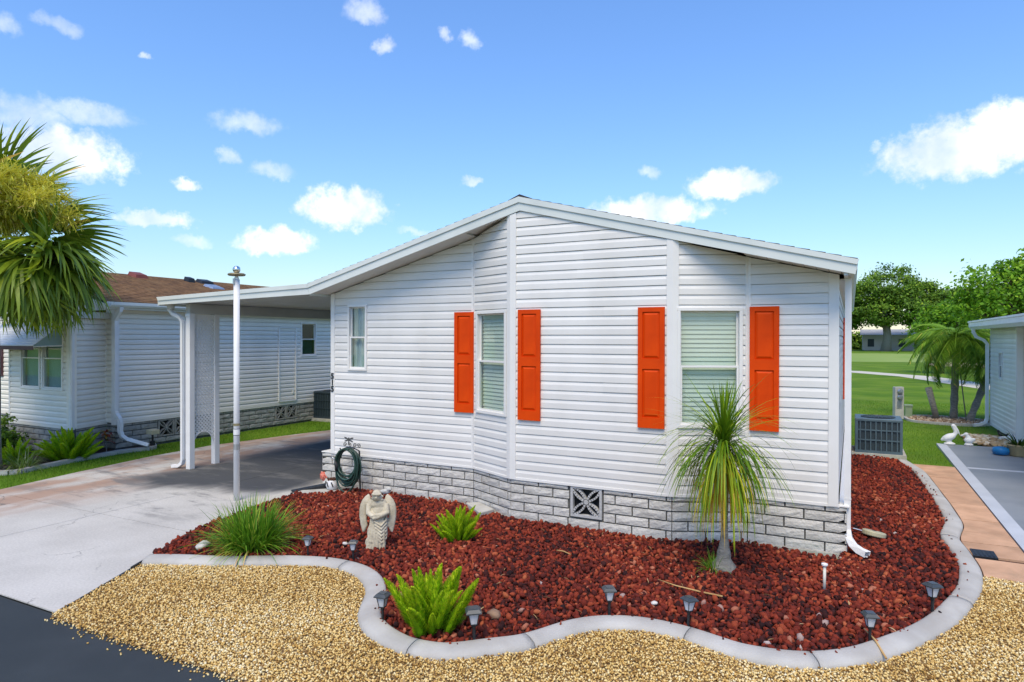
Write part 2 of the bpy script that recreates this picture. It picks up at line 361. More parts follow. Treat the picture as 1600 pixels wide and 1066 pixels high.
# ================================================================== the setting
M['lawn'] = mat('mown_lawn', (.070, .155, .009, 1), (.135, .225, .018, 1), rough=.9, scale=.5, space='World', bump=.9, bscale=30, spec=.1, grime=(.19, .23, .045, 1), gscale=.35, gamount=.55)
M['street'] = mat('asphalt', (.026, .033, .038, 1), (.034, .042, .047, 1), rough=.75, scale=1.2, space='World', bump=.25, bscale=220, spec=.35, grime=(.047, .055, .062, 1), gscale=.6, gamount=.5)
M['gravel_soil'] = mat('gravel_soil', (.30, .20, .09, 1), (.18, .11, .05, 1), rough=.95, scale=30, space='World')
M['lava_soil'] = mat('dark_bed_soil', (.045, .016, .012, 1), (.025, .012, .010, 1), rough=.95, scale=20, space='World')
M['kerb'] = mat('kerb_concrete', (.48, .465, .43, 1), (.38, .365, .335, 1), rough=.8, scale=3, space='World', bump=.25, bscale=60, grime=(.36, .32, .27, 1), gscale=2.2, gamount=.55)
M['path'] = mat('peach_paver', (.60, .36, .22, 1), (.46, .27, .16, 1), rough=.85, scale=3, objvar=.10, bump=.2, bscale=50, grime=(.25, .18, .11, 1), gscale=2.2, gamount=.55)
M['slab_grey'] = mat('painted_grey_slab', (.20, .225, .25, 1), (.25, .27, .29, 1), rough=.5, scale=1.3, space='World', grime=(.15, .165, .18, 1), gscale=.9, gamount=.5)
M['slab_white'] = mat('painted_border', (.50, .53, .57, 1), (.44, .47, .51, 1), rough=.6, scale=2, space='World')
M['cartpath'] = mat('pale_path', (.58, .55, .46, 1), (.50, .47, .39, 1), rough=.9, scale=1, space='World')
M['green'] = mat('putting_green', (.20, .30, .045, 1), (.25, .33, .07, 1), rough=.9, scale=.2, space='World')
M['sand'] = mat('bunker_sand', (.62, .50, .32, 1), (.55, .44, .28, 1), rough=.9, scale=.6, space='World')
M['mulch'] = mat('brown_mulch', (.075, .030, .018, 1), (.035, .016, .011, 1), rough=.95, scale=18, space='World', bump=1, bscale=40)

def sheet(name, poly, z, m, kind='structure', t=0.0, label=None):
    me = bpy.data.meshes.new(name)
    from mathutils.geometry import tessellate_polygon
    tris = tessellate_polygon([[Vector((x, y, 0)) for x, y in poly]])
    me.from_pydata([(x, y, z) for x, y in poly], [], [tuple(t) for t in tris])
    bm = bmesh.new(); bm.from_mesh(me)
    for f in bm.faces:
        f.normal_update()
        if f.normal.z < 0: f.normal_flip()
    bm.to_mesh(me); bm.free(); me.materials.append(m)
    o = link(name, me); tag(o, label, kind=kind); return o
lawn = sheet('lawn', [(-420, -60), (420, -60), (420, 700), (-420, 700)], -.035, M['lawn'], label='bright green mown lawn running back to the golf course')
street = sheet('street', [(-60, -14), (60, -14), (60, -4.535), (-60, -4.535)], -.022, M['street'], label='dark grey asphalt street along the front edge')
sheet('far_verge', [(-60, -30), (60, -30), (60, -14.004), (-60, -14.004)], -.03, M['lawn'])

# golf course beyond the gardens
def blob(cx, cy, rx, ry, n=28, wob=.12, seed=0):
    r = random.Random(seed); ph = r.random()*6
    return [(cx+rx*math.cos(6.283*i/n)*(1+wob*math.sin(3*6.283*i/n+ph)), cy+ry*math.sin(6.283*i/n)*(1+wob*math.cos(2*6.283*i/n+ph))) for i in range(n)]
def ribbon_poly(pts, w):
    P = [Vector((*p, 0)) for p in pts]; L_, R_ = [], []
    for i, p in enumerate(P):
        t = (P[min(i+1, len(P)-1)]-P[max(i-1, 0)]).normalized(); n = Vector((-t.y, t.x, 0)); L_.append(p+n*w/2); R_.append(p-n*w/2)
    return [(q.x, q.y) for q in L_] + [(q.x, q.y) for q in R_[::-1]]
sheet('golf_green', blob(10, 88, 13, 24, seed=2), -.028, M['green'], label='pale putting green beyond the back lawn')
sheet('cart_path', ribbon_poly([(-40, 47), (-15, 46.5), (2, 46), (7, 44), (10.5, 39), (12.2, 33), (13.2, 29.0), (15.5, 27), (20, 27.5), (35, 31)], 2.0), -.024, M['cartpath'], label='pale concrete cart path winding across the golf course')
sheet('sand_bunker', blob(15.5, 62, 2.6, 5.5, seed=5), -.020, M['sand'], label='tan sand bunker on the golf course')

# ------------------------------------------------------------------ driveway
dm = bpy.data.materials.new('driveway_concrete'); dm.use_nodes = True
def _driveway(m):
    nt = m.node_tree; N, L = nt.nodes, nt.links; bs = N['Principled BSDF']; bs.inputs['Roughness'].default_value = .8; bs.inputs['Specular IOR Level'].default_value = .3
    pos = _n(nt, 'ShaderNodeNewGeometry').outputs['Position']
    def noise(sc, det=6, stretch=None, rough=.6):
        v = pos
        if stretch: mp = _n(nt, 'ShaderNodeMapping'); mp.inputs['Scale'].default_value = stretch; L.new(pos, mp.inputs['Vector']); v = mp.outputs[0]
        n = _n(nt, 'ShaderNodeTexNoise'); n.inputs['Scale'].default_value = sc; n.inputs['Detail'].default_value = det; n.inputs['Roughness'].default_value = rough; L.new(v, n.inputs['Vector']); return n
    def rng_(v, a, b, c=0., d=1.):
        if a > b: a, b, c, d = b, a, d, c
        r = _n(nt, 'ShaderNodeMapRange', interpolation_type='SMOOTHSTEP'); L.new(v, r.inputs['Value'])
        for k, x in zip(('From Min', 'From Max', 'To Min', 'To Max'), (a, b, c, d)): r.inputs[k].default_value = x
        return r.outputs[0]
    def mth(op, a, b):
        n = _n(nt, 'ShaderNodeMath', operation=op)
        for i, v in enumerate((a, b)):
            if isinstance(v, (int, float)): n.inputs[i].default_value = v
            else: L.new(v, n.inputs[i])
        return n.outputs[0]
    def mix(f, a, b):
        n = _n(nt, 'ShaderNodeMix', data_type='RGBA')
        if isinstance(f, (int, float)): n.inputs[0].default_value = f
        else: L.new(f, n.inputs[0])
        for i, v in ((6, a), (7, b)):
            if isinstance(v, tuple): n.inputs[i].default_value = v
            else: L.new(v, n.inputs[i])
        return n.outputs[2]
    sep = _n(nt, 'ShaderNodeSeparateXYZ'); warp = noise(1.1, 5, (1.0, .45, 1)); 
    w = _n(nt, 'ShaderNodeVectorMath', operation='MULTIPLY_ADD'); L.new(warp.outputs['Color'], w.inputs[0]); w.inputs[1].default_value = (1.0, 1.5, 0); 
    w2 = _n(nt, 'ShaderNodeVectorMath', operation='ADD'); L.new(pos, w2.inputs[0]); w2.inputs[1].default_value = (-.5, -.75, 0); L.new(w2.outputs[0], w.inputs[2]); L.new(w.outputs[0], sep.inputs[0])
    base = mix(rng_(noise(.9).outputs['Fac'], .35, .65), (.48, .46, .42, 1), (.555, .533, .488, 1))
    fine = mix(rng_(noise(45).outputs['Fac'], .3, .7), (.88, .88, .88, 1), (1.06, 1.06, 1.06, 1))
    mm = _n(nt, 'ShaderNodeMix', data_type='RGBA', blend_type='MULTIPLY'); mm.inputs[0].default_value = 1; L.new(base, mm.inputs[6]); L.new(fine, mm.inputs[7]); base = mm.outputs[2]
    # worn reddish sealer left along the lawn side
    red = mth('MULTIPLY', rng_(sep.outputs['X'], -1.9, -3.3), rng_(noise(.9, 7, (1.6, .6, 1)).outputs['Fac'], .36, .58))
    base = mix(mth('MULTIPLY', red, .9), base, (.37, .235, .165, 1))
    # dark patch under the carport: stained concrete, with the roof's shade painted in
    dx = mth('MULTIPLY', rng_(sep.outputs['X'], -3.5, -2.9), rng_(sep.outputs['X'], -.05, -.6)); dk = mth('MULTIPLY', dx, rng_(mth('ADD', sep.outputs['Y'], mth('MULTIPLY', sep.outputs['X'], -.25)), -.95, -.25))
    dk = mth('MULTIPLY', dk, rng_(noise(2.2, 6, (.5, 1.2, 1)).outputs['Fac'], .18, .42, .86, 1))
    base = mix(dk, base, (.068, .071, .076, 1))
    # drips and tyre streaks leading out of the patch
    st = mth('MULTIPLY', rng_(noise(1.5, 7, (.55, 1.7, 1), .68).outputs['Fac'], .50, .64), mth('MULTIPLY', rng_(sep.outputs['Y'], -3.0, -1.5), rng_(sep.outputs['X'], .3, -1.0)))
    base = mix(mth('MULTIPLY', st, .75), base, (.15, .148, .145, 1))
    # hairline cracks
    vo = _n(nt, 'ShaderNodeTexVoronoi', feature='DISTANCE_TO_EDGE'); vo.inputs['Scale'].default_value = .75
    wv = _n(nt, 'ShaderNodeVectorMath', operation='MULTIPLY_ADD'); L.new(noise(2.5, 6).outputs['Color'], wv.inputs[0]); wv.inputs[1].default_value = (.55, .55, 0); L.new(pos, wv.inputs[2]); L.new(wv.outputs[0], vo.inputs['Vector'])
    ck = mth('MULTIPLY', rng_(vo.outputs['Distance'], .008, .002), rng_(noise(.8, 3).outputs['Fac'], .47, .58))
    base = mix(mth('MULTIPLY', ck, .75), base, (.14, .135, .13, 1))
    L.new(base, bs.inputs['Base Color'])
    bp = _n(nt, 'ShaderNodeBump'); bp.inputs['Strength'].default_value = .15; bp.inputs['Distance'].default_value = .01; L.new(noise(70, 4).outputs['Fac'], bp.inputs['Height']); L.new(bp.outputs[0], bs.inputs['Normal'])
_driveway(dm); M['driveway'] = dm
DRIVE = [(1.206, -4.55), (.771, -3.661), (.181, -2.476), (-.007, -1.422), (-.098, -.53), (-.2, .04), (-.2, 11), (-4.2, 11), (-4.25, 4.7), (-4.5, 3.7), (-4.86, 1.7), (-4.78, .4), (-4.47, -1.18), (-4.17, -2.43), (-3.9, -4.55)]
drive = empty('driveway', (-1.5, 0, 0), 'pale concrete driveway running under the carport', kind='structure')
xs = [-6, -1.52, 3]; ys = [-5, -2.56, 1.2, 4.9, 12]
for i in range(2):
    for j in range(4):
        g = .005
        p = DRIVE
        for f in (lambda q: xs[i]+g-q[0], lambda q: q[0]-(xs[i+1]-g), lambda q: ys[j]+g-q[1], lambda q: q[1]-(ys[j+1]-g)): p = clip_half(p, f)
        if len(p) > 2:
            m = MB().prism(p[::-1] if sum(p[k][0]*p[(k+1) % len(p)][1]-p[(k+1) % len(p)][0]*p[k][1] for k in range(len(p))) < 0 else p, -.10, 0.0)
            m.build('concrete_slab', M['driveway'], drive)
jt = MB().prism([(x, y) for x, y in DRIVE], -.1, -.012); jt.build('joint_bed', M['mortar'], drive)

# ------------------------------------------------------------------ garden kerb
OUT = [(0.743, -3.513), (1.096, -3.35), (1.43, -3.197), (1.866, -2.97), (2.20, -2.80), (2.437, -2.724), (2.719, -2.746), (2.981, -2.872), (3.193, -3.064), (3.32, -3.275), (3.463, -3.489), (3.643, -3.659), (3.837, -3.764), (4.049, -3.821), (4.186, -3.826), (4.407, -3.795), (4.564, -3.714), (4.743, -3.552), (4.921, -3.373), (5.034, -3.179), (5.147, -2.965), (5.295, -2.811), (5.463, -2.723), (5.646, -2.677), (5.888, -2.687), (6.098, -2.751), (6.279, -2.808), (6.502, -2.805), (6.709, -2.747), (6.914, -2.631), (7.17, -2.408), (7.386, -2.106), (7.554, -1.813), (7.79, -1.325), (8.014, -0.616), (8.094, -0.196), (8.130, 0.242), (8.106, 0.794), (8.08, 1.2), (8.16, 1.65), (8.21, 2.0), (8.205, 2.913), (8.159, 4.267), (8.108, 5.435), (7.93, 6.381)]
def catmull(P, per=8):
    out = []
    for i in range(len(P)-1):
        p0, p1, p2, p3 = [np.array(P[max(0, min(len(P)-1, i+k))]) for k in (-1, 0, 1, 2)]
        for t in np.linspace(0, 1, per, endpoint=False):
            out.append(.5*((2*p1)+(-p0+p2)*t+(2*p0-5*p1+4*p2-p3)*t*t+(-p0+3*p1-3*p2+p3)*t**3))
    out.append(np.array(P[-1])); return np.array(out)
KO = catmull(OUT, 8)
for _ in range(6): KO[1:-1] = .25*KO[:-2]+.5*KO[1:-1]+.25*KO[2:]
seg = np.r_[0, np.cumsum(np.hypot(*np.diff(KO, axis=0).T))]
NS = 260; sK = np.linspace(0, seg[-1], NS); KO = np.stack([np.interp(sK, seg, KO[:, k]) for k in range(2)], 1)
tK = np.gradient(KO, axis=0); tK /= np.linalg.norm(tK, axis=1, keepdims=True); nK = np.stack([-tK[:, 1], tK[:, 0]], 1)
for _ in range(4): nK[1:-1] = (nK[:-2]+nK[1:-1]+nK[2:])/3; nK /= np.linalg.norm(nK, axis=1, keepdims=True)
KW = .185
KI = KO + nK*KW
kerb = empty('garden_kerb', (4, -3, 0), 'curving grey concrete edging between the red lava rock and tan gravel', 'garden edging')
joints = [(.74, -3.51), (1.609, -3.11), (2.579, -2.75), (4.189, -3.78), (4.938, -3.26), (5.887, -2.67), (6.819, -2.66), (7.894, -.92), (8.08, 1.2), (8.1, 3.335), (8.0, 6.3)]
ji = [int(np.argmin(np.hypot(KO[:, 0]-a, KO[:, 1]-b))) for a, b in joints]; ji[0] = 0; ji[-1] = NS-1
prof = [(0, -.06), (0.0, .006), (.022, .030), (.06, .043), (.11, .050), (.155, .048), (.178, .038), (.185, .015), (.185, -.06)]
for a, b in zip(ji[:-1], ji[1:]):
    m = MB(); idx = list(range(a, b+1)); k = len(prof)
    for q, i in enumerate(idx):
        sh = .004 if q == 0 else (-.004 if q == len(idx)-1 else 0)
        wob = .004*math.sin(i*.37)+.003*math.sin(i*.11+1)
        for (o_, z) in prof: P = KO[i]+nK[i]*(o_*(1+wob*2))+tK[i]*sh; m.v.append((P[0], P[1], z+(wob if z > 0 else 0)))
    for q in range(len(idx)-1):
        for r in range(k-1): m.f.append((q*k+r, (q+1)*k+r, (q+1)*k+r+1, q*k+r+1))
    m.f.append(tuple(range(k))); m.f.append(tuple((len(idx)-1)*k+r for r in range(k))[::-1])
    m.build('kerb_section', M['kerb'], kerb, smooth=True)
    o = kerb.children[-1]
    for p_ in o.data.polygons:
        if len(p_.vertices) > 4: p_.use_smooth = False

# ------------------------------------------------------------------ beds
SK = .03    # skirt front stands this far proud of the wall plane
WX = [(-.18, 0), (2.493, 0), (3.24, -.359), (5.241, -.359), (5.986, 0), (6.963, 0)]      # skirt plan
HOUSE = WX + [(6.963, 10), (-.18, 10)]
LAVA = [(1.0, -3.35)] + [tuple(q) for q in KI[4:]] + [(7.5, 6.6), (6.9, 6.6), (6.9, -.2), (5.986, -.05), (5.24, -.4), (3.24, -.4), (2.49, -.05), (.42, -.05), (.36, -.35), (.10, -.62), (-.085, -.62), (0.01, -1.42), (.20, -2.476), (.60, -3.28)]
GRAV = [(1.23, -4.54), (.80, -3.661), (.70, -3.50)] + [tuple(q) for q in KO[2:215]] + [(8.15, -.04), (8.42, -.1), (8.62, -.12), (8.62, -4.54)]
# clip gravel at the peach path
kp = [i for i in range(NS) if KO[i][1] < -.02]
GRAV = [(1.23, -4.60), (.80, -3.661), (.72, -3.50)] + [tuple(KO[i]) for i in kp] + [(8.42, -.09), (8.62, -.09), (8.62, .38), (14, .38), (14, -4.60)]
gravel = sheet('gravel_bed', GRAV, -.012, M['gravel_soil'], label='tan gravel strip between the street and the kerb')
lava = sheet('lava_rock_bed', LAVA, .004, M['lava_soil'], label='red lava rock bed around the front of the house')

def rock_shape(n, seed, jit=.28, squash=(1, .8, .6)):
    r = np.random.default_rng(seed)
    bm = bmesh.new()
    if n == 20: bmesh.ops.create_icosphere(bm, subdivisions=1, radius=1)
    elif n == 8:
        vs = [bm.verts.new(p) for p in ((1, 0, 0), (0, 1, 0), (-1, 0, 0), (0, -1, 0), (0, 0, 1), (0, 0, -1))]
        for i in range(4): bm.faces.new((vs[i], vs[(i+1) % 4], vs[4])); bm.faces.new((vs[(i+1) % 4], vs[i], vs[5]))
    else: bmesh.ops.create_icosphere(bm, subdivisions=2, radius=1)
    bm.verts.index_update()
    V = np.array([v.co[:] for v in bm.verts]); F = np.array([[v.index for v in f.verts] for f in bm.faces]); bm.free()
    V = V*(1+r.uniform(-jit, jit, (len(V), 1)))*np.array(squash)
    return V, F
def rand_rot(N, r):
    q = r.normal(size=(N, 4)); q /= np.linalg.norm(q, axis=1, keepdims=True); w, x, y, z = q.T
    return np.stack([np.stack([1-2*(y*y+z*z), 2*(x*y-z*w), 2*(x*z+y*w)], -1), np.stack([2*(x*y+z*w), 1-2*(x*x+z*z), 2*(y*z-x*w)], -1), np.stack([2*(x*z-y*w), 2*(y*z+x*w), 1-2*(x*x+y*y)], -1)], 1)
def scatter_mesh(pos, size, shapes, r, rnd):
    parts = []; which = r.integers(0, len(shapes), len(pos))
    for k, (V, F) in enumerate(shapes):
        s_ = np.where(which == k)[0]
        if not len(s_): continue
        R = rand_rot(len(s_), r); W = np.einsum('nij,vj->nvi', R, V)*size[s_][:, None, None]+pos[s_][:, None, :]
        FF = (F[None]+(np.arange(len(s_))*len(V))[:, None, None]).reshape(-1, 3)
        parts.append((W.reshape(-1, 3), FF, np.repeat(rnd[s_], len(V))))
    return join(parts)
def poisson_grid(poly, step, r, jit=.5):
    P = np.array(poly); x0, y0 = P.min(0); x1, y1 = P.max(0)
    gx, gy = np.meshgrid(np.arange(x0, x1, step), np.arange(y0, y1, step)); gx = gx.ravel(); gy = gy.ravel()
    gx = gx+r.uniform(-jit, jit, gx.shape)*step; gy = gy+r.uniform(-jit, jit, gy.shape)*step
    k = in_poly(gx, gy, poly); return gx[k], gy[k]
LAVA_STOPS = [(0, (.022, .010, .011, 1)), (.16, (.058, .014, .012, 1)), (.40, (.145, .022, .014, 1)), (.66, (.235, .036, .018, 1)), (.86, (.33, .064, .028, 1)), (.965, (.43, .12, .05, 1)), (1, (.45, .36, .33, 1))]
GRAV_STOPS = [(0, (.24, .125, .03, 1)), (.18, (.54, .325, .085, 1)), (.42, (.73, .51, .18, 1)), (.68, (.82, .645, .31, 1)), (.88, (.86, .76, .49, 1)), (1, (.88, .84, .70, 1))]
M['lava'] = ramp_mat('lava_rock', LAVA_STOPS, rough=.9, spec=.2, scale=40, bump=.5, bscale=130)
M['lava_piece'] = ramp_mat('lava_rock_piece', LAVA_STOPS, rough=.9, spec=.2, attr=None, scale=40, bump=.5, bscale=130)
M['gravel'] = ramp_mat('tan_gravel', GRAV_STOPS, rough=.65, spec=.35, scale=60)

r1 = np.random.default_rng(5)
shapesA = [rock_shape(20, 100+i, .30, (1.12, .74+.05*(i % 3), .52+.04*(i % 2))) for i in range(10)]
lx, ly, ls, lz = [], [], [], []
for layer, (st, smin, smax, z0) in enumerate(((.040, .018, .031, .010), (.050, .016, .037, .027))):
    x, y = poisson_grid(LAVA, st, r1); lx.append(x); ly.append(y)
    s_ = r1.uniform(smin, smax, len(x)); ls.append(s_); lz.append(z0+r1.uniform(-.006, .012, len(x)))
lx = np.concatenate(lx); ly = np.concatenate(ly); ls = np.concatenate(ls); lz = np.concatenate(lz)
lrnd = np.clip(r1.beta(1.6, 1.7, len(lx))+.10*np.sin(lx*3.1+1.3*ly), 0, .97); lrnd = np.where(r1.random(len(lx)) < .0015, 1, lrnd)
lpos = np.stack([lx, ly, lz], 1)
dist = np.linalg.norm(lpos-np.array(CAM), axis=1)
score = np.where(lz > .024, ls/dist, 0)
top = np.argsort(-score)[:300]; rest = np.setdiff1d(np.arange(len(lx)), top)
V, F, R_ = scatter_mesh(lpos[rest], ls[rest], shapesA, r1, lrnd[rest])
tag(link('lava_rocks', np_mesh('lava_rocks', V, F, M['lava'], R_), lava), kind='stuff')
shapesB = [np_mesh('lava_rock', *rock_shape(20, 200+i, .30, (1.12, .76, .56)), M['lava_piece']) for i in range(10)]
for k, i in enumerate(top):
    o = link('lava_rock', shapesB[k % 10], lava); o.location = lpos[i]; o.scale = (ls[i]*1.06,)*3; o.rotation_euler = tuple(r1.uniform(0, 6.28, 3))
print('lava', len(lx))
shapesG = [rock_shape(8, 300+i, .25, (1, .8, .6)) for i in range(8)]
px_, py_ = poisson_grid(GRAV, .0185, r1, .6); q_, w_ = poisson_grid(GRAV, .027, r1, .6)
gx = np.concatenate([px_, q_]); gy = np.concatenate([py_, w_]); gs = r1.uniform(.0068, .0150, len(gx)); gz = -.008+r1.uniform(0, .012, len(gx)); gz[len(px_):] += .007
# a few strays on the street and beside the drive
n_ = 900; sx = r1.uniform(1.25, 8.5, n_); sy = -4.59-np.abs(r1.normal(0, .035, n_))*(1+2*(r1.random(n_) < .08)); gx = np.r_[gx, sx]; gy = np.r_[gy, sy]; gs = np.r_[gs, r1.uniform(.008, .013, n_)]; gz = np.r_[gz, np.full(n_, -.016)]
grnd = np.clip(r1.beta(1.7, 1.5, len(gx))+.10*np.sin(gx*2.3+np.cos(gy*3.1)*1.7)-.12, 0, 1)
V, F, R_ = scatter_mesh(np.stack([gx, gy, gz], 1), gs, shapesG, r1, grnd)
tag(link('gravel_stones', np_mesh('gravel_stones', V, F, M['gravel'], R_), gravel), kind='stuff')
print('gravel', len(gx), len(F))
# leaf litter and strays on the beds and the kerb
M['litter'] = ramp_mat('leaf_litter', [(0, (.10, .05, .02, 1)), (.5, (.30, .18, .07, 1)), (1, (.50, .38, .20, 1))], rough=.85)
def litter(poly, n, z, par, name):
    P = np.array(poly); x = r1.uniform(P[:, 0].min(), P[:, 0].max(), n*4); y = r1.uniform(P[:, 1].min(), P[:, 1].max(), n*4); k = in_poly(x, y, poly); x, y = x[k][:n], y[k][:n]; N = len(x)
    a = r1.uniform(0, 6.28, N); V, F, R_ = ribbons(np.stack([x, y, np.full(N, z)], 1), np.stack([np.cos(a), np.sin(a), r1.uniform(-.05, .5, N)], 1), r1.uniform(.03, .09, N), r1.uniform(.006, .022, N), .9, 3)
    tag(link(name, np_mesh(name, V, F, M['litter'], R_), par), kind='stuff')
litter(LAVA, 170, .058, lava, 'leaf_litter'); litter(GRAV[:200], 60, .012, gravel, 'leaf_litter')
ki = r1.integers(20, NS-20, 120); inner = r1.random(120) < .6; t_ = np.where(inner, r1.uniform(.10, .175, 120), r1.uniform(.01, .05, 120)); sp_ = KO[ki]+nK[ki]*t_[:, None]
V, F, R_ = scatter_mesh(np.stack([sp_[:, 0], sp_[:, 1], np.where(inner, .054, .035)], 1)[inner], r1.uniform(.006, .016, inner.sum()), shapesA, r1, r1.random(inner.sum())*.9)
tag(link('spilled_rocks', np_mesh('spilled_rocks', V, F, M['lava'], R_), lava), kind='stuff')

# black plastic edging between drive and beds
ed = MB(); E_ = [(1.20, -4.50), (.79, -3.64), (.20, -2.455), (.012, -1.41), (-.082, -.53)]
for i, (a, b) in enumerate(zip(E_[:-1], E_[1:])):
    fr = Frame(a, b); ed.box(0, fr.L, -.008, .010, -.05, .022 if i > 0 else .004, fr)
tag(ed.build('edging_strip', M['black']), 'thin black plastic edging strip along the driveway', 'edging strip')

# ------------------------------------------------------------------ peach stepping path, neighbour's painted slab
path = empty('paver_path', (8.35, 3, 0), 'narrow peach coloured paver path beside the kerb', kind='structure')
kr = [i for i in range(NS) if KO[i][1] > -.1 and i > 150]
kx = lambda y: float(np.interp(y, [KO[i][1] for i in kr], [KO[i][0] for i in kr]))+.012
yj = [-.07, .55, 1.15, 1.62, 2.24, 3.16, 3.97, 5.05, 6.19]
for k, (a, b) in enumerate(zip(yj[:-1], yj[1:])):
    n = 5; ysamp = np.linspace(a+.007, b-.007, n); xr = 8.44+.19*min(1, max(0, (a+.1)/1.3)) 
    xr = [8.625 for y in ysamp]
    poly = [(kx(y), y) for y in ysamp][::-1] + [(x-.01, y) for x, y in zip(xr, ysamp)]
    if k == 1: poly = clip_half(poly, lambda q: .66-q[1]) ; 
    m = MB().prism(poly, -.07, 0.002+.004*random.random()); m.build('paver', M['path'], path)
m = MB().prism([(8.0, -.07), (8.62, -.07), (8.62, 6.19), (8.0, 6.19)], -.09, -.02); m.build('sand_joint', M['mulch'], path)
# drain lid let into the path
dl = MB().box(8.13, 8.34, .60, .86, -.03, .012); 
for i in range(5): dl.box(8.15+i*.038, 8.165+i*.038, .63, .83, .012, .016)
tag(dl.build('drain_grate', M['black']), 'dark square drain grate set in the peach path', 'drain grate')
sl = empty('painted_slab', (9.6, 4, 0), 'grey painted concrete slab of the right-hand neighbour', kind='structure')
MB().box(8.80, 14, .4, 9.10, -.08, .008).build('slab', M['slab_grey'], sl)
MB().box(8.63, 8.797, .4, 9.10, -.08, .012).build('border', M['slab_white'], sl)
MB().box(8.80, 14, 6.12, 6.24, .0085, .0125).build('painted_line', M['slab_white'], sl)
# neighbour's planting bed on the left with its kerb
LB = [(-11, -2.9), (-5.5, -1.82), (-5.62, -.6), (-5.75, .4), (-5.62, .95), (-6.2, 1.2), (-6.2, 0.6), (-11, .6)]
sheet('mulch_bed', LB, -.012, M['mulch'], label='dark brown mulch bed in front of the left-hand house')
lk = MB(); LE = [(-9.5, -2.62), (-7.5, -2.22), (-5.55, -1.80), (-5.50, -1.2), (-5.64, -.6), (-5.76, .4), (-5.66, .95), (-6.0, 1.2)]
LE = catmull(LE, 6)
for i in range(len(LE)-1):
    fr = Frame(LE[i], LE[i+1]); lk.box(0, fr.L+.003, -.06, .06, -.05, .035+.0004*(i % 3), fr)
tag(lk.build('bed_kerb', M['kerb']), 'thin grey kerb around the left neighbour mulch bed', 'garden edging')

# grass blades where the lawn is near enough to see its edge
GRASS_STOPS = [(0, (.040, .115, .004, 1)), (.5, (.095, .225, .008, 1)), (.85, (.17, .31, .016, 1)), (1, (.30, .33, .06, 1))]
M['grass'] = ramp_mat('grass_blade', GRASS_STOPS, rough=.7, translucent=.25)
def grass(poly, step, h, r, name, label, avoid=None):
    x, y = poisson_grid(poly, step, r)
    if avoid is not None:
        for a in avoid: k = ~in_poly(x, y, a); x, y = x[k], y[k]
    N = len(x); a = r.uniform(0, 6.28, N); d = np.stack([np.cos(a)*.5, np.sin(a)*.5, np.ones(N)], 1)
    V, F, R_ = ribbons(np.stack([x, y, np.full(N, -.035)], 1), d, r.uniform(.7, 1.25, N)*h, .008, .6, 2, rnd=np.clip(r.beta(2, 2, N)+.12*np.sin(x*2.1)*np.cos(y*1.7), 0, 1))
    tag(link(name, np_mesh(name, V, F, M['grass'], R_)), label, 'grass', kind='stuff')
strip = [(-4.19, 11), (-4.24, 4.7), (-4.49, 3.7), (-4.85, 1.7), (-4.77, .4), (-4.46, -1.18), (-4.16, -2.43), (-3.9, -4.55), (-9.5, -4.55), (-9.5, -2.7), (-7.5, -2.3), (-5.45, -1.88), (-5.42, -1.2), (-5.57, -.6), (-5.69, .4), (-5.6, 1.0), (-6.0, 1.3), (-6.05, 11)]
grass(strip, .030, .058, r1, 'lawn_grass', 'green grass strip between driveway and left-hand house')
right = [(7.0, 6.7), (8.62, 6.3), (8.6, 9.15), (9.3, 9.15), (10.2, 13), (12, 20), (6, 20), (7.0, 10)]
grass(right, .048, .05, r1, 'back_lawn_grass', 'green grass behind the house beside the golf course')

# ================================================================== wall building kit
def pieces(u0, u1, z0, z1, openings, tops):
    """rectangle minus openings, under the roof lines z <= a + b*u -> list of (column index, polygon)"""
    cuts = sorted({u0, u1, *[min(max(o[k], u0), u1) for o in openings if o[3] > z0 and o[2] < z1 for k in (0, 1)]})
    res = []; ci = 0
    for a, b in zip(cuts[:-1], cuts[1:]):
        if b-a < 1e-4: continue
        mid = (a+b)/2; spans = [(z0, z1)]; hit = False
        for o in openings:
            if o[0] < mid < o[1] and o[3] > z0 and o[2] < z1:
                hit = True; ns = []
                for (s, t) in spans:
                    if o[2] > s+1e-4: ns.append((s, min(t, o[2])))
                    if o[3] < t-1e-4: ns.append((max(s, o[3]), t))
                spans = ns
        if hit and res: ci_here = ci
        else: ci += 1; ci_here = ci
        for (s, t) in spans:
            p = [(a, s), (b, s), (b, t), (a, t)]
            for (k0, k1) in tops: p = clip_half(p, lambda q: q[1]-(k0+k1*q[0]))
            if len(p) >= 3 and max(q[1] for q in p)-min(q[1] for q in p) > .004: res.append((ci_here, p))
    return res
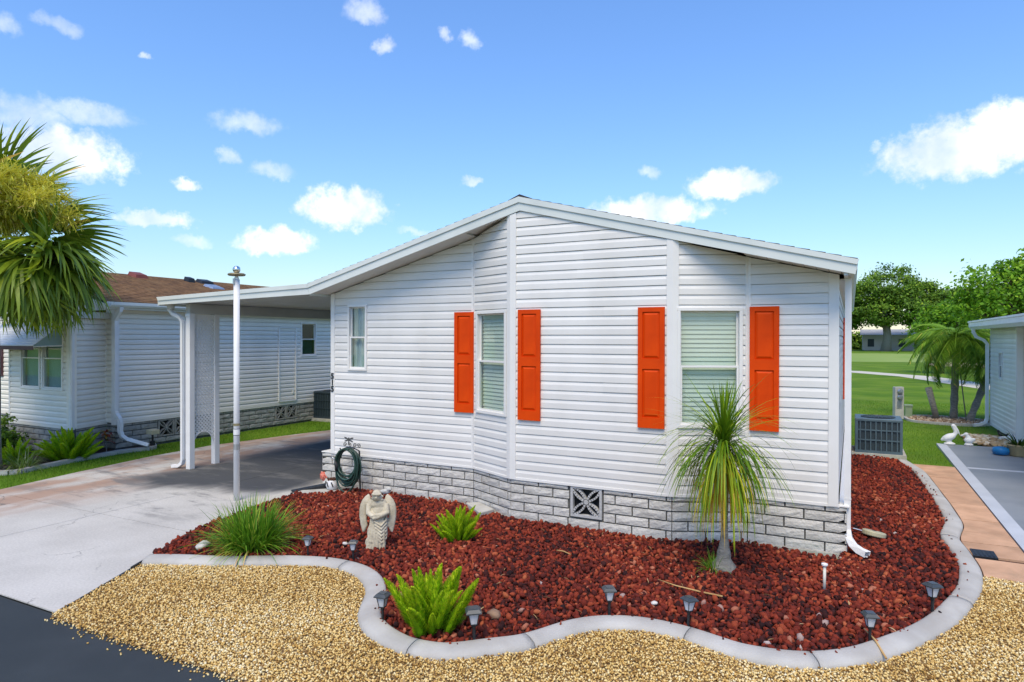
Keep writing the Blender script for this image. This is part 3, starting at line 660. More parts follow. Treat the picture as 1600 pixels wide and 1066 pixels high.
def wall_with_siding(root, name, fr, z0, z1, tops, openings, course, m, u0=0., u1=None, proud=.011, zbase=None, body=True, gap=.0065):
    u1 = fr.L if u1 is None else u1
    b = MB()
    for _, p in pieces(0, fr.L, z0, z1, openings, tops): b.wallprism(fr, p, -.10, -.012)
    w = b.build(name, M['mortar'] if not body else m, root)
    k = 0; z = z0
    while z < z1:
        zt = z+course; groups = {}
        for ci, p in pieces(u0, u1, z, min(zt, z1), openings, tops): groups.setdefault(ci, []).append(p)
        jobs = []
        for ci, ps in groups.items():
            ua, ub = min(t[0] for p in ps for t in p), max(t[0] for p in ps for t in p)
            if ub-ua > 1.5 and random.random() < .45:      # a lap joint where one length of siding ends over the next
                us = random.uniform(ua+.4, ub-.4)
                jobs.append(([clip_half(p, lambda t: t[0]-us) for p in ps], 0)); jobs.append(([clip_half(p, lambda t: us-t[0]-.012) for p in ps], .0022))
            else: jobs.append((ps, 0))
        for ps, lift in jobs:
            ps = [p for p in ps if len(p) >= 3]
            q = MB()
            knee = z+course*.64
            off = lambda zz: lift+(proud+.001 if zz <= knee+1e-6 else .003+(proud-.002)*max(0, (zt-zz)/(zt-knee))**1.3)
            for p in ps:
                n = len(p); ins = []
                for (u, zz) in p: ins.append((u, zz+gap if abs(zz-z) < 1e-5 else zz))
                levels = [z-1, knee, knee+(zt-knee)*.3, knee+(zt-knee)*.65, zt+1]      # dutch-lap face: flat below, coved above
                for la, lb in zip(levels[:-1], levels[1:]):
                    pp = clip_half(clip_half(ins, lambda t: la-t[1]), lambda t: t[1]-lb)
                    if len(pp) >= 3: q.add([fr(u, off(zz), zz) for u, zz in pp], [tuple(range(len(pp)))])
                for i in range(n):
                    a, c = ins[i], ins[(i+1) % n]
                    if abs(a[1]-(z+gap)) < 1e-5 and abs(c[1]-(z+gap)) < 1e-5:
                        q.add([fr(a[0], off(a[1]), a[1]), fr(c[0], off(c[1]), c[1]), fr(c[0], -.011, c[1]+.003), fr(a[0], -.011, a[1]+.003)], [(0, 3, 2, 1)])
            me = q.mesh('siding_board', m, root_off(w)); link('siding_board', me, w)
        z = zt; k += 1
    return w
def brick_skirt(root, name, fr, rows, blen, m, holes=(), depth=.02, u0=0., u1=None, seed=0, joint=.017, ztop=.515):
    """rows: list of (z0,z1); rock-faced bricks, each its own piece, over a recessed mortar back"""
    r = random.Random(seed); u1 = fr.L if u1 is None else u1
    b = MB(); 
    for _, p in pieces(u0, u1, -.05, ztop, holes, []): b.wallprism(fr, p, -.08, -.020)
    back = b.build(name, M['mortar'], root)
    for k, (za, zb) in enumerate(rows):
        u = u0-(blen*.5 if k % 2 else 0)-r.uniform(0, .02)
        while u < u1:
            a, c = max(u, u0), min(u+blen-joint, u1); u += blen
            spans = [(a, c)]
            for h in holes:
                if h[3] > za+.005 and h[2] < zb-.005:
                    ns = []
                    for s, t in spans:
                        if h[1] <= s or h[0] >= t: ns.append((s, t)); continue
                        if h[0]-joint > s: ns.append((s, h[0]-joint))
                        if h[1]+joint < t: ns.append((h[1]+joint, t))
                    spans = ns
            for s, t in spans:
                if t-s < .03: continue
                q = MB(); nu = max(2, int((t-s)/.06)); nz_ = 3; z1_ = zb-joint
                for j in range(nz_+1):
                    for i in range(nu+1):
                        e = i in (0, nu) or j in (0, nz_)
                        q.v.append(fr(s+(t-s)*i/nu, (0.0 if e else r.uniform(.001, .009)), za+(z1_-za)*j/nz_))
                for j in range(nz_):
                    for i in range(nu):
                        v0 = j*(nu+1)+i; q.f.append((v0, v0+1, v0+nu+2, v0+nu+1))
                base = len(q.v); cr = [fr(s, -.03, za), fr(t, -.03, za), fr(t, -.03, z1_), fr(s, -.03, z1_)]; q.v += cr
                c0, c1, c2, c3 = 0, nu, (nz_+1)*(nu+1)-1, nz_*(nu+1)
                q.f += [(c1, c0, base, base+1), (c2, c1, base+1, base+2), (c3, c2, base+2, base+3), (c0, c3, base+3, base)]
                me = q.mesh('brick', m, root_off(back)); link('brick', me, back)
    return back
def ring(fr, u0, u1, z0, z1, w, o0, o1, mb=None):
    mb = mb or MB()
    mb.box(u0, u1, o0, o1, z0, z0+w, fr); mb.box(u0, u1, o0, o1, z1-w, z1, fr); mb.box(u0, u0+w, o0, o1, z0+w, z1-w, fr); mb.box(u1-w, u1, o0, o1, z0+w, z1-w, fr); return mb
def window(root, fr, u0, u1, z0, z1, blind='blind', glass='glass', w=.035, rail=.5, slat=.05, frame_mat='trim', proud=.032):
    f = ring(fr, u0, u1, z0, z1, w, -.06, proud).build('window', M[frame_mat], root, bevel=.003)
    zm = z0+(z1-z0)*rail
    ring(fr, u0+w+.001, u1-w-.001, z0+w+.001, zm+.018, .022, -.02, .012).build('sash', M[frame_mat], f)
    ring(fr, u0+w+.001, u1-w-.001, zm-.010, z1-w-.001, .018, -.034, -.022).build('sash', M[frame_mat], f)
    MB().box(u0+w+.022, u1-w-.022, -.006, -.002, z0+w+.022, zm-.002, fr).build('pane', M[glass], f)
    MB().box(u0+w+.018, u1-w-.018, -.030, -.026, zm+.006, z1-w-.018, fr).build('pane', M[glass], f)
    if blind == 'blind':
        s = MB(); z = z0+w
        while z < z1-w-.05:
            lo, hi = -.071, -.058
            vs = [fr(u0+w+.008, hi, z), fr(u1-w-.008, hi, z), fr(u1-w-.008, lo, z+slat*1.0), fr(u0+w+.008, lo, z+slat*1.0)]
            s.add(vs, [(0, 1, 2, 3)]); s.add([fr(u0+w+.008, hi, z), fr(u1-w-.008, hi, z), fr(u1-w-.008, hi-.004, z-.006), fr(u0+w+.008, hi-.004, z-.006)], [(0, 1, 2, 3)]); z += slat
        s.build('blind_slats', M['blind'], f)
        MB().box(u0+w+.004, u1-w-.004, -.09, -.05, z1-w-.05, z1-w-.006, fr).build('blind_headrail', M['blind'], f)
    elif blind == 'curtain':
        s = MB(); n = 26; cw = u1-u0-2*w
        for h in range(2):
            for i in range(n+1):
                t = i/n; s.v.append(fr(u0+w+cw*t, -.07+.012*math.sin(t*19+h*.5), z0+w if h == 0 else z1-w))
        for i in range(n): s.f.append((i, i+1, n+2+i, n+1+i))
        s.build('curtain', M['curtain'], f, smooth=True)
    MB().box(u0+.01, u1-.01, -.105, -.097, z0+.01, z1-.01, fr).build('backing', M['curtain'] if blind == 'curtain' else M['dark'], f)
    return f
def vent_block(root, fr, u0, u1, z0, z1, m, name='vent_block'):
    """breeze block: square frame with four petals on the diagonals"""
    s = u1-u0; h = z1-z0; b = ring(fr, u0, u1, z0, z1, s*.075, -.05, .008)
    cu, cz = (u0+u1)/2, (z0+z1)/2
    for sx in (-1, 1):
        for sz in (-1, 1):
            for bend in (-1, 1):
                pts = []
                ex, ez = sx*s*.47, sz*h*.47
                for i in range(9):
                    t = i/8; k = math.sin(math.pi*t)*.135*bend
                    pts.append((cu+ex*t-ez*k*1.0*(s/h), cz+ez*t+ex*k*(h/s)))
                for a, c in zip(pts[:-1], pts[1:]):
                    du, dz = c[0]-a[0], c[1]-a[1]; l = math.hypot(du, dz); nu_, nz_ = -dz/l*s*.030, du/l*s*.030; e = .12
                    p4 = [(a[0]-du*e+nu_, a[1]-dz*e+nz_), (a[0]-du*e-nu_, a[1]-dz*e-nz_), (c[0]+du*e-nu_, c[1]+dz*e-nz_), (c[0]+du*e+nu_, c[1]+dz*e+nz_)]
                    b.wallprism(fr, p4, -.05, .0035+.0006*bend+.0003*sx)
    b.wallprism(fr, [(cu+s*.07*math.cos(i*.785), cz+h*.07*math.sin(i*.785)) for i in range(8)], -.05, .0055)
    v = b.build(name, m, root)
    MB().box(u0+.004, u1-.004, -.075, -.07, z0+.004, z1-.004, fr).build('dark_backing', M['dark'], v)
    return v

# ================================================================== the white house
house = empty('mobile_home', (3.4, 0, 0), 'white vinyl-sided gabled home with orange shutters and brick skirting', 'house')
COURSE = .1105; ZS = .515
XR, ZR0, SL, SR = 3.37, 3.815, .2706, .2557
def zsoff(x): return min(ZR0+SL*(x-XR), ZR0-SR*(x-XR))
def tops_for(fr, drop=.006):
    x0 = fr.p0.x; dx = fr.d.x
    return [(ZR0+SL*(x0-XR)-drop, SL*dx), (ZR0-SR*(x0-XR)-drop, -SR*dx)]
PL = [(0, 0), (2.493, 0), (3.24, -.359), (5.241, -.359), (5.986, 0), (6.865, 0)]
FR = {k: Frame(PL[i], PL[i+1]) for i, k in enumerate('ABCDE')}
OPEN = {'A': [(.334, .691, 1.765, 2.732)], 'B': [(.085, .755, 1.262, 2.602)], 'C': [], 'D': [(.045, .762, 1.262, 2.590)], 'E': []}
INS = {'A': (.075, 2.465), 'B': (.03, .765), 'C': (.075, 1.94), 'D': (.065, .795), 'E': (.03, .80)}
for k in 'ABCDE':
    fr = FR[k]
    wall_with_siding(house, 'front_wall', fr, ZS, 3.9, tops_for(fr), OPEN[k], COURSE, M['siding'], *INS[k])
    for o in OPEN[k]: window(house, fr, *o, blind='curtain' if k == 'A' else 'blind', w=.030 if k == 'A' else .038, rail=.50 if k == 'A' else .505)
# interior corner strips and corner posts
def strip(fr, u0, u1, o1, z0=ZS-.012, name='trim_strip'):
    b = MB(); p = [(u0, z0), (u1, z0), (u1, 5), (u0, 5)]
    for (a, c) in tops_for(fr, .004): p = clip_half(p, lambda q: q[1]-(a+c*q[0]))
    b.wallprism(fr, p, -.02, o1); return b
strip(FR['A'], 0, .075, .022).build('corner_post', M['trim'], house, bevel=.004)
strip(FR['A'], 2.465, 2.489, .018).build('trim_strip', M['trim'], house)
strip(FR['B'], .004, .030, .016).build('trim_strip', M['trim'], house)
for a, b, ua, ub in (('B', 'C', .765, .075), ('C', 'D', 1.94, .065)):
    x = strip(FR[a], ua, FR[a].L+.008, .022); y = strip(FR[b], -.008, ub, .0225); x.v += []
    x.add(y.v, y.f); x.build('corner_post', M['trim'], house, bevel=.003)
strip(FR['D'], .795, FR['D'].L-.004, .018).build('trim_strip', M['trim'], house)
strip(FR['E'], .004, .030, .0165).build('trim_strip', M['trim'], house)
strip(FR['E'], .80, FR['E'].L+.02, .022).build('corner_post', M['trim'], house, bevel=.004)
# side and back walls
RW = Frame((6.865, 0), (6.865, 10)); LW = Frame((0, 10), (0, 0)); BW = Frame((6.865, 10), (0, 10))
side_open = [(4.9, 5.8, 1.262, 2.6)]
wall_with_siding(house, 'side_wall', RW, ZS, zsoff(6.865)-.02, [], side_open, COURSE, M['siding'], .06, 10)
window(house, RW, *side_open[0])
wall_with_siding(house, 'side_wall', LW, ZS, zsoff(0)-.02, [], [], COURSE, M['siding'], 0, 9.93)
MB().wallprism(BW, [(0, 0), (6.865, 0), (6.865, zsoff(0)), (6.865-XR, ZR0), (0, zsoff(6.865))], -.1, 0).build('back_wall', M['siding'], house)
MB().box(0, .06, -.003, .020, ZS-.012, zsoff(6.865)-.03, RW).build('corner_post', M['trim'], house)
# bottom ledges over the wider skirt
MB().box(-.19, -.001, -.012, .4, ZS-.012, ZS+.006).build('ledge', M['trim'], house, bevel=.003)
MB().box(-.19, -.001, .4, 9.95, ZS-.012, ZS+.004).build('ledge', M['trim'], house)
MB().box(6.89, 6.985, -.014, 9.95, ZS-.012, ZS+.006).build('ledge', M['trim'], house, bevel=.003)
for k in 'ABCDE':
    fr = FR[k]; MB().box(-.002, fr.L+(.03 if k == 'E' else .002), -.02, .019, ZS-.016, ZS+.012, fr).build('starter_trim', M['trim'], house)
# skirt
ROWS = [(.018+.108*i, .126+.108*i) for i in range(4)] + [(.450, .513)]
SP = [(-.18, 0), (2.493, 0), (3.24, -.359), (5.241, -.359), (5.986, 0), (6.963, 0)]
vent = (.795, 1.195, .135, .505)
for i in range(5):
    fr = Frame(SP[i], SP[i+1])
    brick_skirt(house, 'brick_skirt', fr, ROWS, .39, M['brick'], [vent] if i == 2 else [], seed=i+3, u0=.006, u1=fr.L-.006)
    MB().box(-.02, fr.L+.02, -.10, .022, -.05, .016, fr).build('footing', M['footing'], house)
    if i == 2:
        vent_block(house, fr, vent[0]+.005, vent[1]-.005, vent[2]+.006, vent[3], M['vent'])
brick_skirt(house, 'brick_skirt', Frame((6.963, 0), (6.963, 10)), ROWS, .39, M['brick'], seed=21, u1=9.9)
brick_skirt(house, 'brick_skirt', Frame((-.18, 10), (-.18, 0)), ROWS, .39, M['brick'], seed=22, u0=.1)
# roof
ROOFY0, ROOFY1 = -.398, 10.2
def roof_side(x0, z0, x1, z1, n, m, root, y0, y1, th=.05, name='roof', step=.010):
    """stepped courses from eave (x0,z0) to ridge (x1,z1)"""
    b = MB(); top = []
    for i in range(n):
        a = i/n; c = (i+1)/n
        top += [(x0+(x1-x0)*a, z0+(z1-z0)*a+step), (x0+(x1-x0)*c, z0+(z1-z0)*c+.002)]
    prof = top + [(x1, z1-th), (x0, z0-th)]; k = len(prof)
    b.v = [(x, y0, z) for x, z in prof] + [(x, y1, z) for x, z in prof]
    b.f = [(i, (i+1) % k, k+(i+1) % k, k+i) for i in range(k)] + [tuple(range(k))[::-1], tuple(range(k, 2*k))]
    return b.build(name, m, root)
zt0, zt1 = 3.04, 3.985
roof_side(-.10, zt0-.002, XR-.012, zt1-.002, 26, M['shingle_dark'], house, ROOFY0, ROOFY1, .045)
roof_side(7.05, 3.026-.001, XR-.012, zt1-.001, 26, M['shingle_dark'], house, ROOFY0, ROOFY1, .045)
ridge = MB()
for i in range(34):
    y = ROOFY0+i*.31; e = .012 if i % 2 else .010
    ridge.add([(XR-.16, y, zt1-.035), (XR, y, zt1+.018+e), (XR+.16, y, zt1-.035), (XR-.16, y+.34, zt1-.04), (XR, y+.34, zt1+.012), (XR+.16, y+.34, zt1-.035)], [(0, 1, 4, 3), (1, 2, 5, 4), (0, 2, 1)])
ridge.build('ridge_cap', M['shingle_dark'], house)
FF = Frame((0, -.389), (1, -.389))
def fascia_pair(pts_b, pts_m, pts_t, parent, name='fascia'):
    n = len(pts_b)-1
    for i in range(n):
        MB().wallprism(FF, [pts_b[i], pts_b[i+1], pts_m[i+1], pts_m[i]], -.022, 0).build(name, M['fascia'], parent)
        MB().wallprism(FF, [pts_m[i], pts_m[i+1], pts_t[i+1], pts_t[i]], -.022, .015).build('drip_edge', M['fascia'], parent)
fascia_pair([(-.07, 2.884), (XR, 3.815), (7.03, 2.879)], [(-.10, 2.979), (XR-.011, 3.915), (7.045, 2.973)], [(-.10, 3.04), (XR-.011, 3.985), (7.06, 3.022)], house)
MB().box(6.93, 6.968, -.366, 10.1, 2.875, 2.99).build('eave_fascia', M['fascia'], house)
MB().box(-.09, -.06, -.37, 10.1, 2.87, 2.99).build('eave_fascia', M['fascia'], house)
x = -.05
while x < 7.02:
    x1 = min(x+.118, 7.02)
    if x < XR < x1: x1 = XR
    z0_, z1_ = zsoff(x)+.008, zsoff(x1)+.008
    b = MB(); yb = .02 if (x < 2.5 or x > 5.9) else -.30
    b.add([(x, -.368, z0_), (x1-.006, -.368, z1_), (x1-.006, yb, z1_), (x, yb, z0_), (x, -.368, z0_+.012), (x1-.006, -.368, z1_+.012), (x1-.006, yb, z1_+.012), (x, yb, z0_+.012)], [(0, 1, 2, 3), (4, 7, 6, 5), (0, 4, 5, 1), (1, 5, 6, 2), (2, 6, 7, 3), (3, 7, 4, 0)])
    b.build('soffit_strip', M['soffit'], house); x = x1 if x1 == XR else x+.118
MB().add([(-.05, -.36, zsoff(-.05)+.03), (XR, -.36, ZR0+.03), (7.0, -.36, zsoff(7.0)+.03), (-.05, .03, zsoff(-.05)+.03), (XR, .03, ZR0+.03), (7.0, .03, zsoff(7)+.03)], [(0, 1, 4, 3), (1, 2, 5, 4)]).build('soffit_backing', M['soffit'], house)
MB().box(6.87, 6.93, .03, 9.9, 2.862, 2.872).build('eave_soffit', M['soffit'], house)
# gutter and downspout on the right eave
gt = MB(); gp = [(6.970, 2.985), (6.970, 2.885), (7.02, 2.885), (7.048, 2.93), (7.048, 2.985), (7.040, 2.985), (7.040, 2.935), (7.015, 2.895), (6.978, 2.895), (6.978, 2.985)]
gt.v = [(a, -.37, z) for a, z in gp]+[(a, 10.1, z) for a, z in gp]; k = len(gp); gt.f = [(i, (i+1) % k, k+(i+1) % k, k+i) for i in range(k)]+[tuple(range(k)), tuple(range(k, 2*k))]
gt.build('gutter', M['fascia'], house)
def downspout(pts, w, d, m, parent, name='downspout'):
    """rectangular pipe with flutes, swept along pts"""
    b = MB(); P = [Vector(p) for p in pts]; prof = []
    for i in range(5): t = -1+2*i/4; prof.append((t*w/2, d/2-(0 if i % 2 == 0 else .006)))
    for i in range(5): t = 1-2*i/4; prof.append((t*w/2, -d/2+(0 if i % 2 == 0 else .006)))
    k = len(prof); ref = Vector((1, 0, 0)) if abs((P[-1]-P[0]).normalized().x) < .8 else Vector((0, 1, 0))
    side = None
    for i, p in enumerate(P):
        t = (P[min(i+1, len(P)-1)]-P[max(i-1, 0)]).normalized()
        nrm = DS_N - t*DS_N.dot(t); nrm.normalize(); sd_ = t.cross(nrm)
        for (a, c) in prof: q = p+nrm*a+sd_*c; b.v.append(tuple(q))
    for i in range(len(P)-1):
        for j in range(k): b.f.append((i*k+j, (i+1)*k+j, (i+1)*k+(j+1) % k, i*k+(j+1) % k))
    o = b.build(name, m, parent)
    MB().add(b.v[-k:], [tuple(range(k))]).build('outlet', M['dark'], parent) if False else None
    return o
DS_N = Vector((0, 1, 0))
ds = downspout([(6.968, .07, 2.89), (6.968, .07, 2.66), (6.968, .07, 1.5), (6.968, .07, .27), (6.98, .04, .19), (7.02, 0.0, .125), (7.08, -.05, .090), (7.15, -.10, .075)], .085, .062, M['white'], house)
MB().box(6.934, 7.002, .0255, .030, .58, .60).build('strap', M['white'], ds)
# shutters: one mesh each for board and raised panel, shared
sb = MB(); wS, hS = .300, 1.350
def shutter_mesh():
    b = MB(); st = .052; rails = [(0, .118), (.66, .775), (1.298, 1.350)]
    b.box(0, st, 0, .026, 0, hS); b.box(wS-st, wS, 0, .026, 0, hS)
    for a, c in rails: b.box(st, wS-st, 0, .0255, a, c)
    b.box(st, wS-st, 0, .008, .10, 1.32)
    me = b.mesh('shutter', M['shutter']); return me
def panel_mesh(h):
    b = MB(); w = wS-.104-.004; i1 = .030
    v = [(0, .008, 0), (w, .008, 0), (w, .008, h), (0, .008, h), (i1, .023, i1), (w-i1, .023, i1), (w-i1, .023, h-i1), (i1, .023, h-i1)]
    b.add(v, [(0, 1, 5, 4), (1, 2, 6, 5), (2, 3, 7, 6), (3, 0, 4, 7), (4, 5, 6, 7)]); return b.mesh('raised_panel', M['shutter'])
SH, P1, P2 = shutter_mesh(), panel_mesh(.538), panel_mesh(.519)
def shutter(fr, u, z):
    o = link('shutter', SH, house); o.location = Vector(fr(u, .016, z))-house.location
    o.rotation_euler = (0, 0, math.atan2(fr.d.y, fr.d.x)); o.scale = (1, -1, 1)
    a = link('raised_panel', P1, o); a.location = (.054, 0, .120)
    b = link('raised_panel', P2, o); b.location = (.054, 0, .777)
    return o
shutter(FR['A'], 2.208, 1.247); shutter(FR['C'], .112, 1.247); shutter(FR['C'], 1.622, 1.247); shutter(FR['E'], .022, 1.247)
shutter(RW, 4.58, 1.247); shutter(RW, 5.82, 1.247)
# house number 5 1 5 down the left corner post
for i, ch in enumerate('515'):
    cu = bpy.data.curves.new('numeral', 'FONT'); cu.body = ch; cu.size = .118; cu.extrude = .004; cu.offset = .0042; cu.align_x = 'CENTER'
    t = bpy.data.objects.new('tmp', cu); col.objects.link(t); bpy.context.view_layer.update()
    me = bpy.data.meshes.new_from_object(t.evaluated_get(bpy.context.evaluated_depsgraph_get())); bpy.data.objects.remove(t)
    me.transform(Matrix.Rotation(math.radians(90), 4, 'X')); me.materials.clear(); me.materials.append(M['numeral'])
    n = link('numeral', me, house); n.location = Vector((.040, -.028, 1.632-.097*i))-house.location; n['label'] = 'black house numeral %s on the left corner post' % ch

# ================================================================== carport
carport = empty('carport', (-3.05, -.12, 0), 'white flat carport roof on lattice posts over the driveway', 'carport')
fascia_pair([(-3.508, 2.802), (-.075, 2.884)], [(-3.495, 2.873), (-.104, 2.979)], [(-3.533, 2.934), (-.104, 3.04)], carport)
M['pan'] = mat('carport_pan', (.56, .56, .54, 1), (.50, .50, .48, 1), rough=.45, scale=2)
y = -.366
while y < 8.4:
    y1 = min(y+.30, 8.4); b = MB(); z = lambda x: 2.822+(x+3.5)*.0239
    b.add([(-3.49, y, z(-3.49)), (-.09, y, z(-.09)), (-.09, y1-.012, z(-.09)), (-3.49, y1-.012, z(-3.49))]+[(-3.49, y, z(-3.49)+.07), (-.09, y, z(-.09)+.07), (-.09, y1-.001, z(-.09)+.07), (-3.49, y1-.001, z(-3.49)+.07)], [(0, 1, 2, 3), (4, 7, 6, 5), (0, 4, 5, 1), (1, 5, 6, 2), (2, 6, 7, 3), (3, 7, 4, 0)])
    b.build('roof_panel', M['pan'], carport); y = y1
MB().box(-3.53, -3.50, -.38, 8.4, 2.79, 2.93).build('side_fascia', M['fascia'], carport)
MB().box(-3.14, -3.04, -.13, 8.3, 2.655, 2.826).build('beam', M['pan'], carport)
for (px_, py_) in ((-3.05, -.115), (-3.10, .425), (-3.09, 7.9)):
    b = MB().box(px_-.05, px_+.05, py_-.05, py_+.05, 0, 2.655); b.box(px_-.058, px_+.058, py_-.058, py_+.058, 2.60, 2.656); b.build('post', M['white'], carport, bevel=.006)
# lattice screen between the two posts, with an arch at the foot
def lattice():
    b = MB(); y0, y1, z0, z1 = -.064, .374, .28, 2.60; X0 = -3.078
    def inside(y, z):
        if not (y0 <= y <= y1 and z0 <= z <= z1): return False
        c = (y0+y1)/2; a = (y1-y0)/2; t = abs(y-c)/a
        return z > .28+.33*math.sqrt(max(0, 1-t**2.2))
    sp = .066; hw = .0165
    for s_, xo in ((1, 0.0), (-1, .007)):
        k = -4.0
        while k < 4.0:
            y = y0; run = None; segs = []
            n = 74
            for i in range(n+1):
                yy = y0+(y1-y0)*i/n; zz = s_*(yy-y0)*1.0+k+.0
                ok = inside(yy, zz)
                if ok and run is None: run = yy
                if run is not None and (not ok or i == n): segs.append((run, yy)); run = None
            for (a, c) in segs:
                if c-a < .008: continue
                za, zc = s_*(a-y0)+k, s_*(c-y0)+k; o = hw*1.0
                vs = [(X0+xo, a, za-o), (X0+xo, c, zc-o), (X0+xo, c, zc+o), (X0+xo, a, za+o), (X0+xo+.006, a, za-o), (X0+xo+.006, c, zc-o), (X0+xo+.006, c, zc+o), (X0+xo+.006, a, za+o)]
                b.add(vs, [(0, 3, 2, 1), (4, 5, 6, 7), (0, 1, 5, 4), (3, 7, 6, 2)])
            k += sp
    return b
lat = lattice().build('lattice', M['white'], carport)
ar = MB(); pts = []
for i in range(25):
    t = -1+2*i/24; pts.append((-3.071, .155+t*.222, .28+.33*math.sqrt(max(0, 1-abs(t)**2.2))))
ar.tube(pts, .011, 6); ar.build('arch_trim', M['white'], lat)
MB().box(-3.088, -3.058, -.064, .374, 2.585, 2.64).build('top_rail', M['white'], lat)
DS_N = Vector((0, 1, 0))
cd = downspout([(-3.47, -.20, 2.80), (-3.47, -.20, 2.74), (-3.40, -.19, 2.66), (-3.24, -.17, 2.60), (-3.18, -.16, 2.52), (-3.175, -.16, 1.2), (-3.175, -.16, .16), (-3.20, -.16, .09), (-3.27, -.17, .045), (-3.42, -.18, .03)], .07, .055, M['white'], carport)
MB().tube([(-3.44, -.2, 2.86), (-3.44, -.2, 2.73)], .06, 12).build('gutter_outlet', M['pan'], carport)

# ================================================================== house on the left
M['siding_l'] = mat('cream_siding', (.84, .80, .71, 1), (.80, .76, .67, 1), rough=.5, scale=2, objvar=.015, stretch=(1, 1, .25), grime=(.42, .41, .38, 1), gscale=.8, gamount=.25)
M['shingle_brown'] = mat('brown_shingle', (.27, .145, .060, 1), (.12, .062, .028, 1), rough=.95, scale=5, stretch=(.6, 2.6, 1), bump=.9, bscale=30, grime=(.36, .23, .10, 1), gscale=2.0, gamount=.5)
M['plum'] = mat('plum_paint', (.085, .028, .035, 1), (.07, .024, .03, 1), rough=.5)
M['pane_teal'] = mat('pale_teal_shade', (.22, .33, .33, 1), (.30, .42, .41, 1), rough=.7, scale=1.5)
nl = empty('neighbour_house', (-9.5, 5, 0), 'cream-sided single storey house with brown shingle roof left of the carport', 'house')
CL = .105; ZL = .52
roofz = lambda x: 2.93+(-5.9-x)*.25
LS = Frame((-6.12, .5), (-6.12, 14)); LF1 = Frame((-13.4, .5), (-8.72, .5)); LF2 = Frame((-6.42, .5), (-6.12, .5))
LBl = Frame((-8.72, .5), (-8.30, -.32)); LBf = Frame((-8.30, -.32), (-6.10, -.35)); LBr = Frame((-6.10, -.35), (-6.42, .5)); LG = Frame((-13.4, .5), (-6.12, .5))
l_open = [(5.0, 5.58, 1.74, 2.66)]
wall_with_siding(nl, 'side_wall', LS, ZL, 2.80, [], l_open, CL, M['siding_l'], .07, 11, proud=.016, gap=.013)
_w = window(nl, LS, *l_open[0], blind=None, glass='glass_dark', w=.04); MB().box(l_open[0][0]+.045, l_open[0][1]-.045, -.09, -.08, l_open[0][2]+.045, l_open[0][3]-.05, LS).build('shade', M['pane_teal'], _w)
wall_with_siding(nl, 'front_wall', LF1, ZL, 2.80, [], [], CL, M['siding_l'], 0, None, proud=.016, gap=.013)
wall_with_siding(nl, 'front_wall', LF2, ZL, 2.80, [], [], CL, M['siding_l'], .02, None, proud=.016, gap=.013)
bw = [(.44, 1.16, 1.22, 2.44), (1.22, 1.95, 1.22, 2.44)]
wall_with_siding(nl, 'bay_wall', LBl, ZL-.02, 2.62, [], [], CL, M['siding_l'], .0, None, proud=.016, gap=.013)
wall_with_siding(nl, 'bay_wall', LBf, ZL-.02, 2.62, [], bw, CL, M['siding_l'], .04, LBf.L-.06, proud=.016, gap=.013)
wall_with_siding(nl, 'bay_wall', LBr, ZL-.02, 2.62, [], [], CL, M['siding_l'], .06, LBr.L-.03, proud=.016, gap=.013)
for o in bw:
    f = window(nl, LBf, *o, blind=None, glass='glass', w=.04)
    MB().box(o[0]+.045, o[1]-.045, -.09, -.08, o[2]+.045, o[3]-.05, LBf).build('shade', M['pane_teal'], f)
# gable above
MB().wallprism(LG, [(0, 2.80), (7.28, 2.80), (7.28, 2.82), (3.64, 3.72), (0, 2.82)], -.1, 0).build('gable', M['siding_l'], nl)
for fr, a, b, zt in ((LBf, LBf.L-.06, LBf.L+.012, 2.62), (LBr, -.012, .06, 2.62), (LBf, -.01, .04, 2.62), (LBr, LBr.L-.03, LBr.L-.002, 2.62), (LF2, .20, .312, 2.8), (LS, -.012, .07, 2.8)):
    MB().box(a, b, -.01, .021+.0007*(a > 0), ZL-.03, zt, fr).build('corner_post', M['trim'], nl)
for a, b in ((4.22, 4.255), (4.80, 4.835)): MB().box(a, b, -.01, .042, .60, 2.51, LS).build('access_door_trim', M['trim'], nl)
for a, b in ((.585, .615), (2.49, 2.52)): MB().box(4.2555, 4.7995, -.01, .0415, a, b, LS).build('access_door_trim', M['trim'], nl)
MB().box(4.70, 4.745, .012, .03, .78, .86, LS).build('access_door_latch', M['siding_l'], nl)
LR = [(.02+.108*i, .128+.108*i) for i in range(4)] + [(.452, .515)]
lv = [(.92, 1.30, .13, .49), (1.31, 1.69, .13, .49), (4.14, 4.50, .13, .49), (4.51, 4.87, .13, .49)]
sk = Frame((-6.12, .5), (-6.12, 8.5))
brick_skirt(nl, 'brick_skirt', sk, LR, .37, M['brick_old'], lv, seed=31)
for v in lv: vent_block(nl, sk, v[0]+.004, v[1]-.004, v[2], v[3], M['brick_old'])
for k, fr in enumerate((LBf, LBr, LF2, LF1)): brick_skirt(nl, 'brick_skirt', fr, LR, .37, M['brick_old'], seed=40+k)
for fr in (LS, LBf, LBr, LF1): MB().box(0, fr.L, -.05, .02, ZL-.02, ZL+.01, fr).build('starter_trim', M['siding_l'], nl)
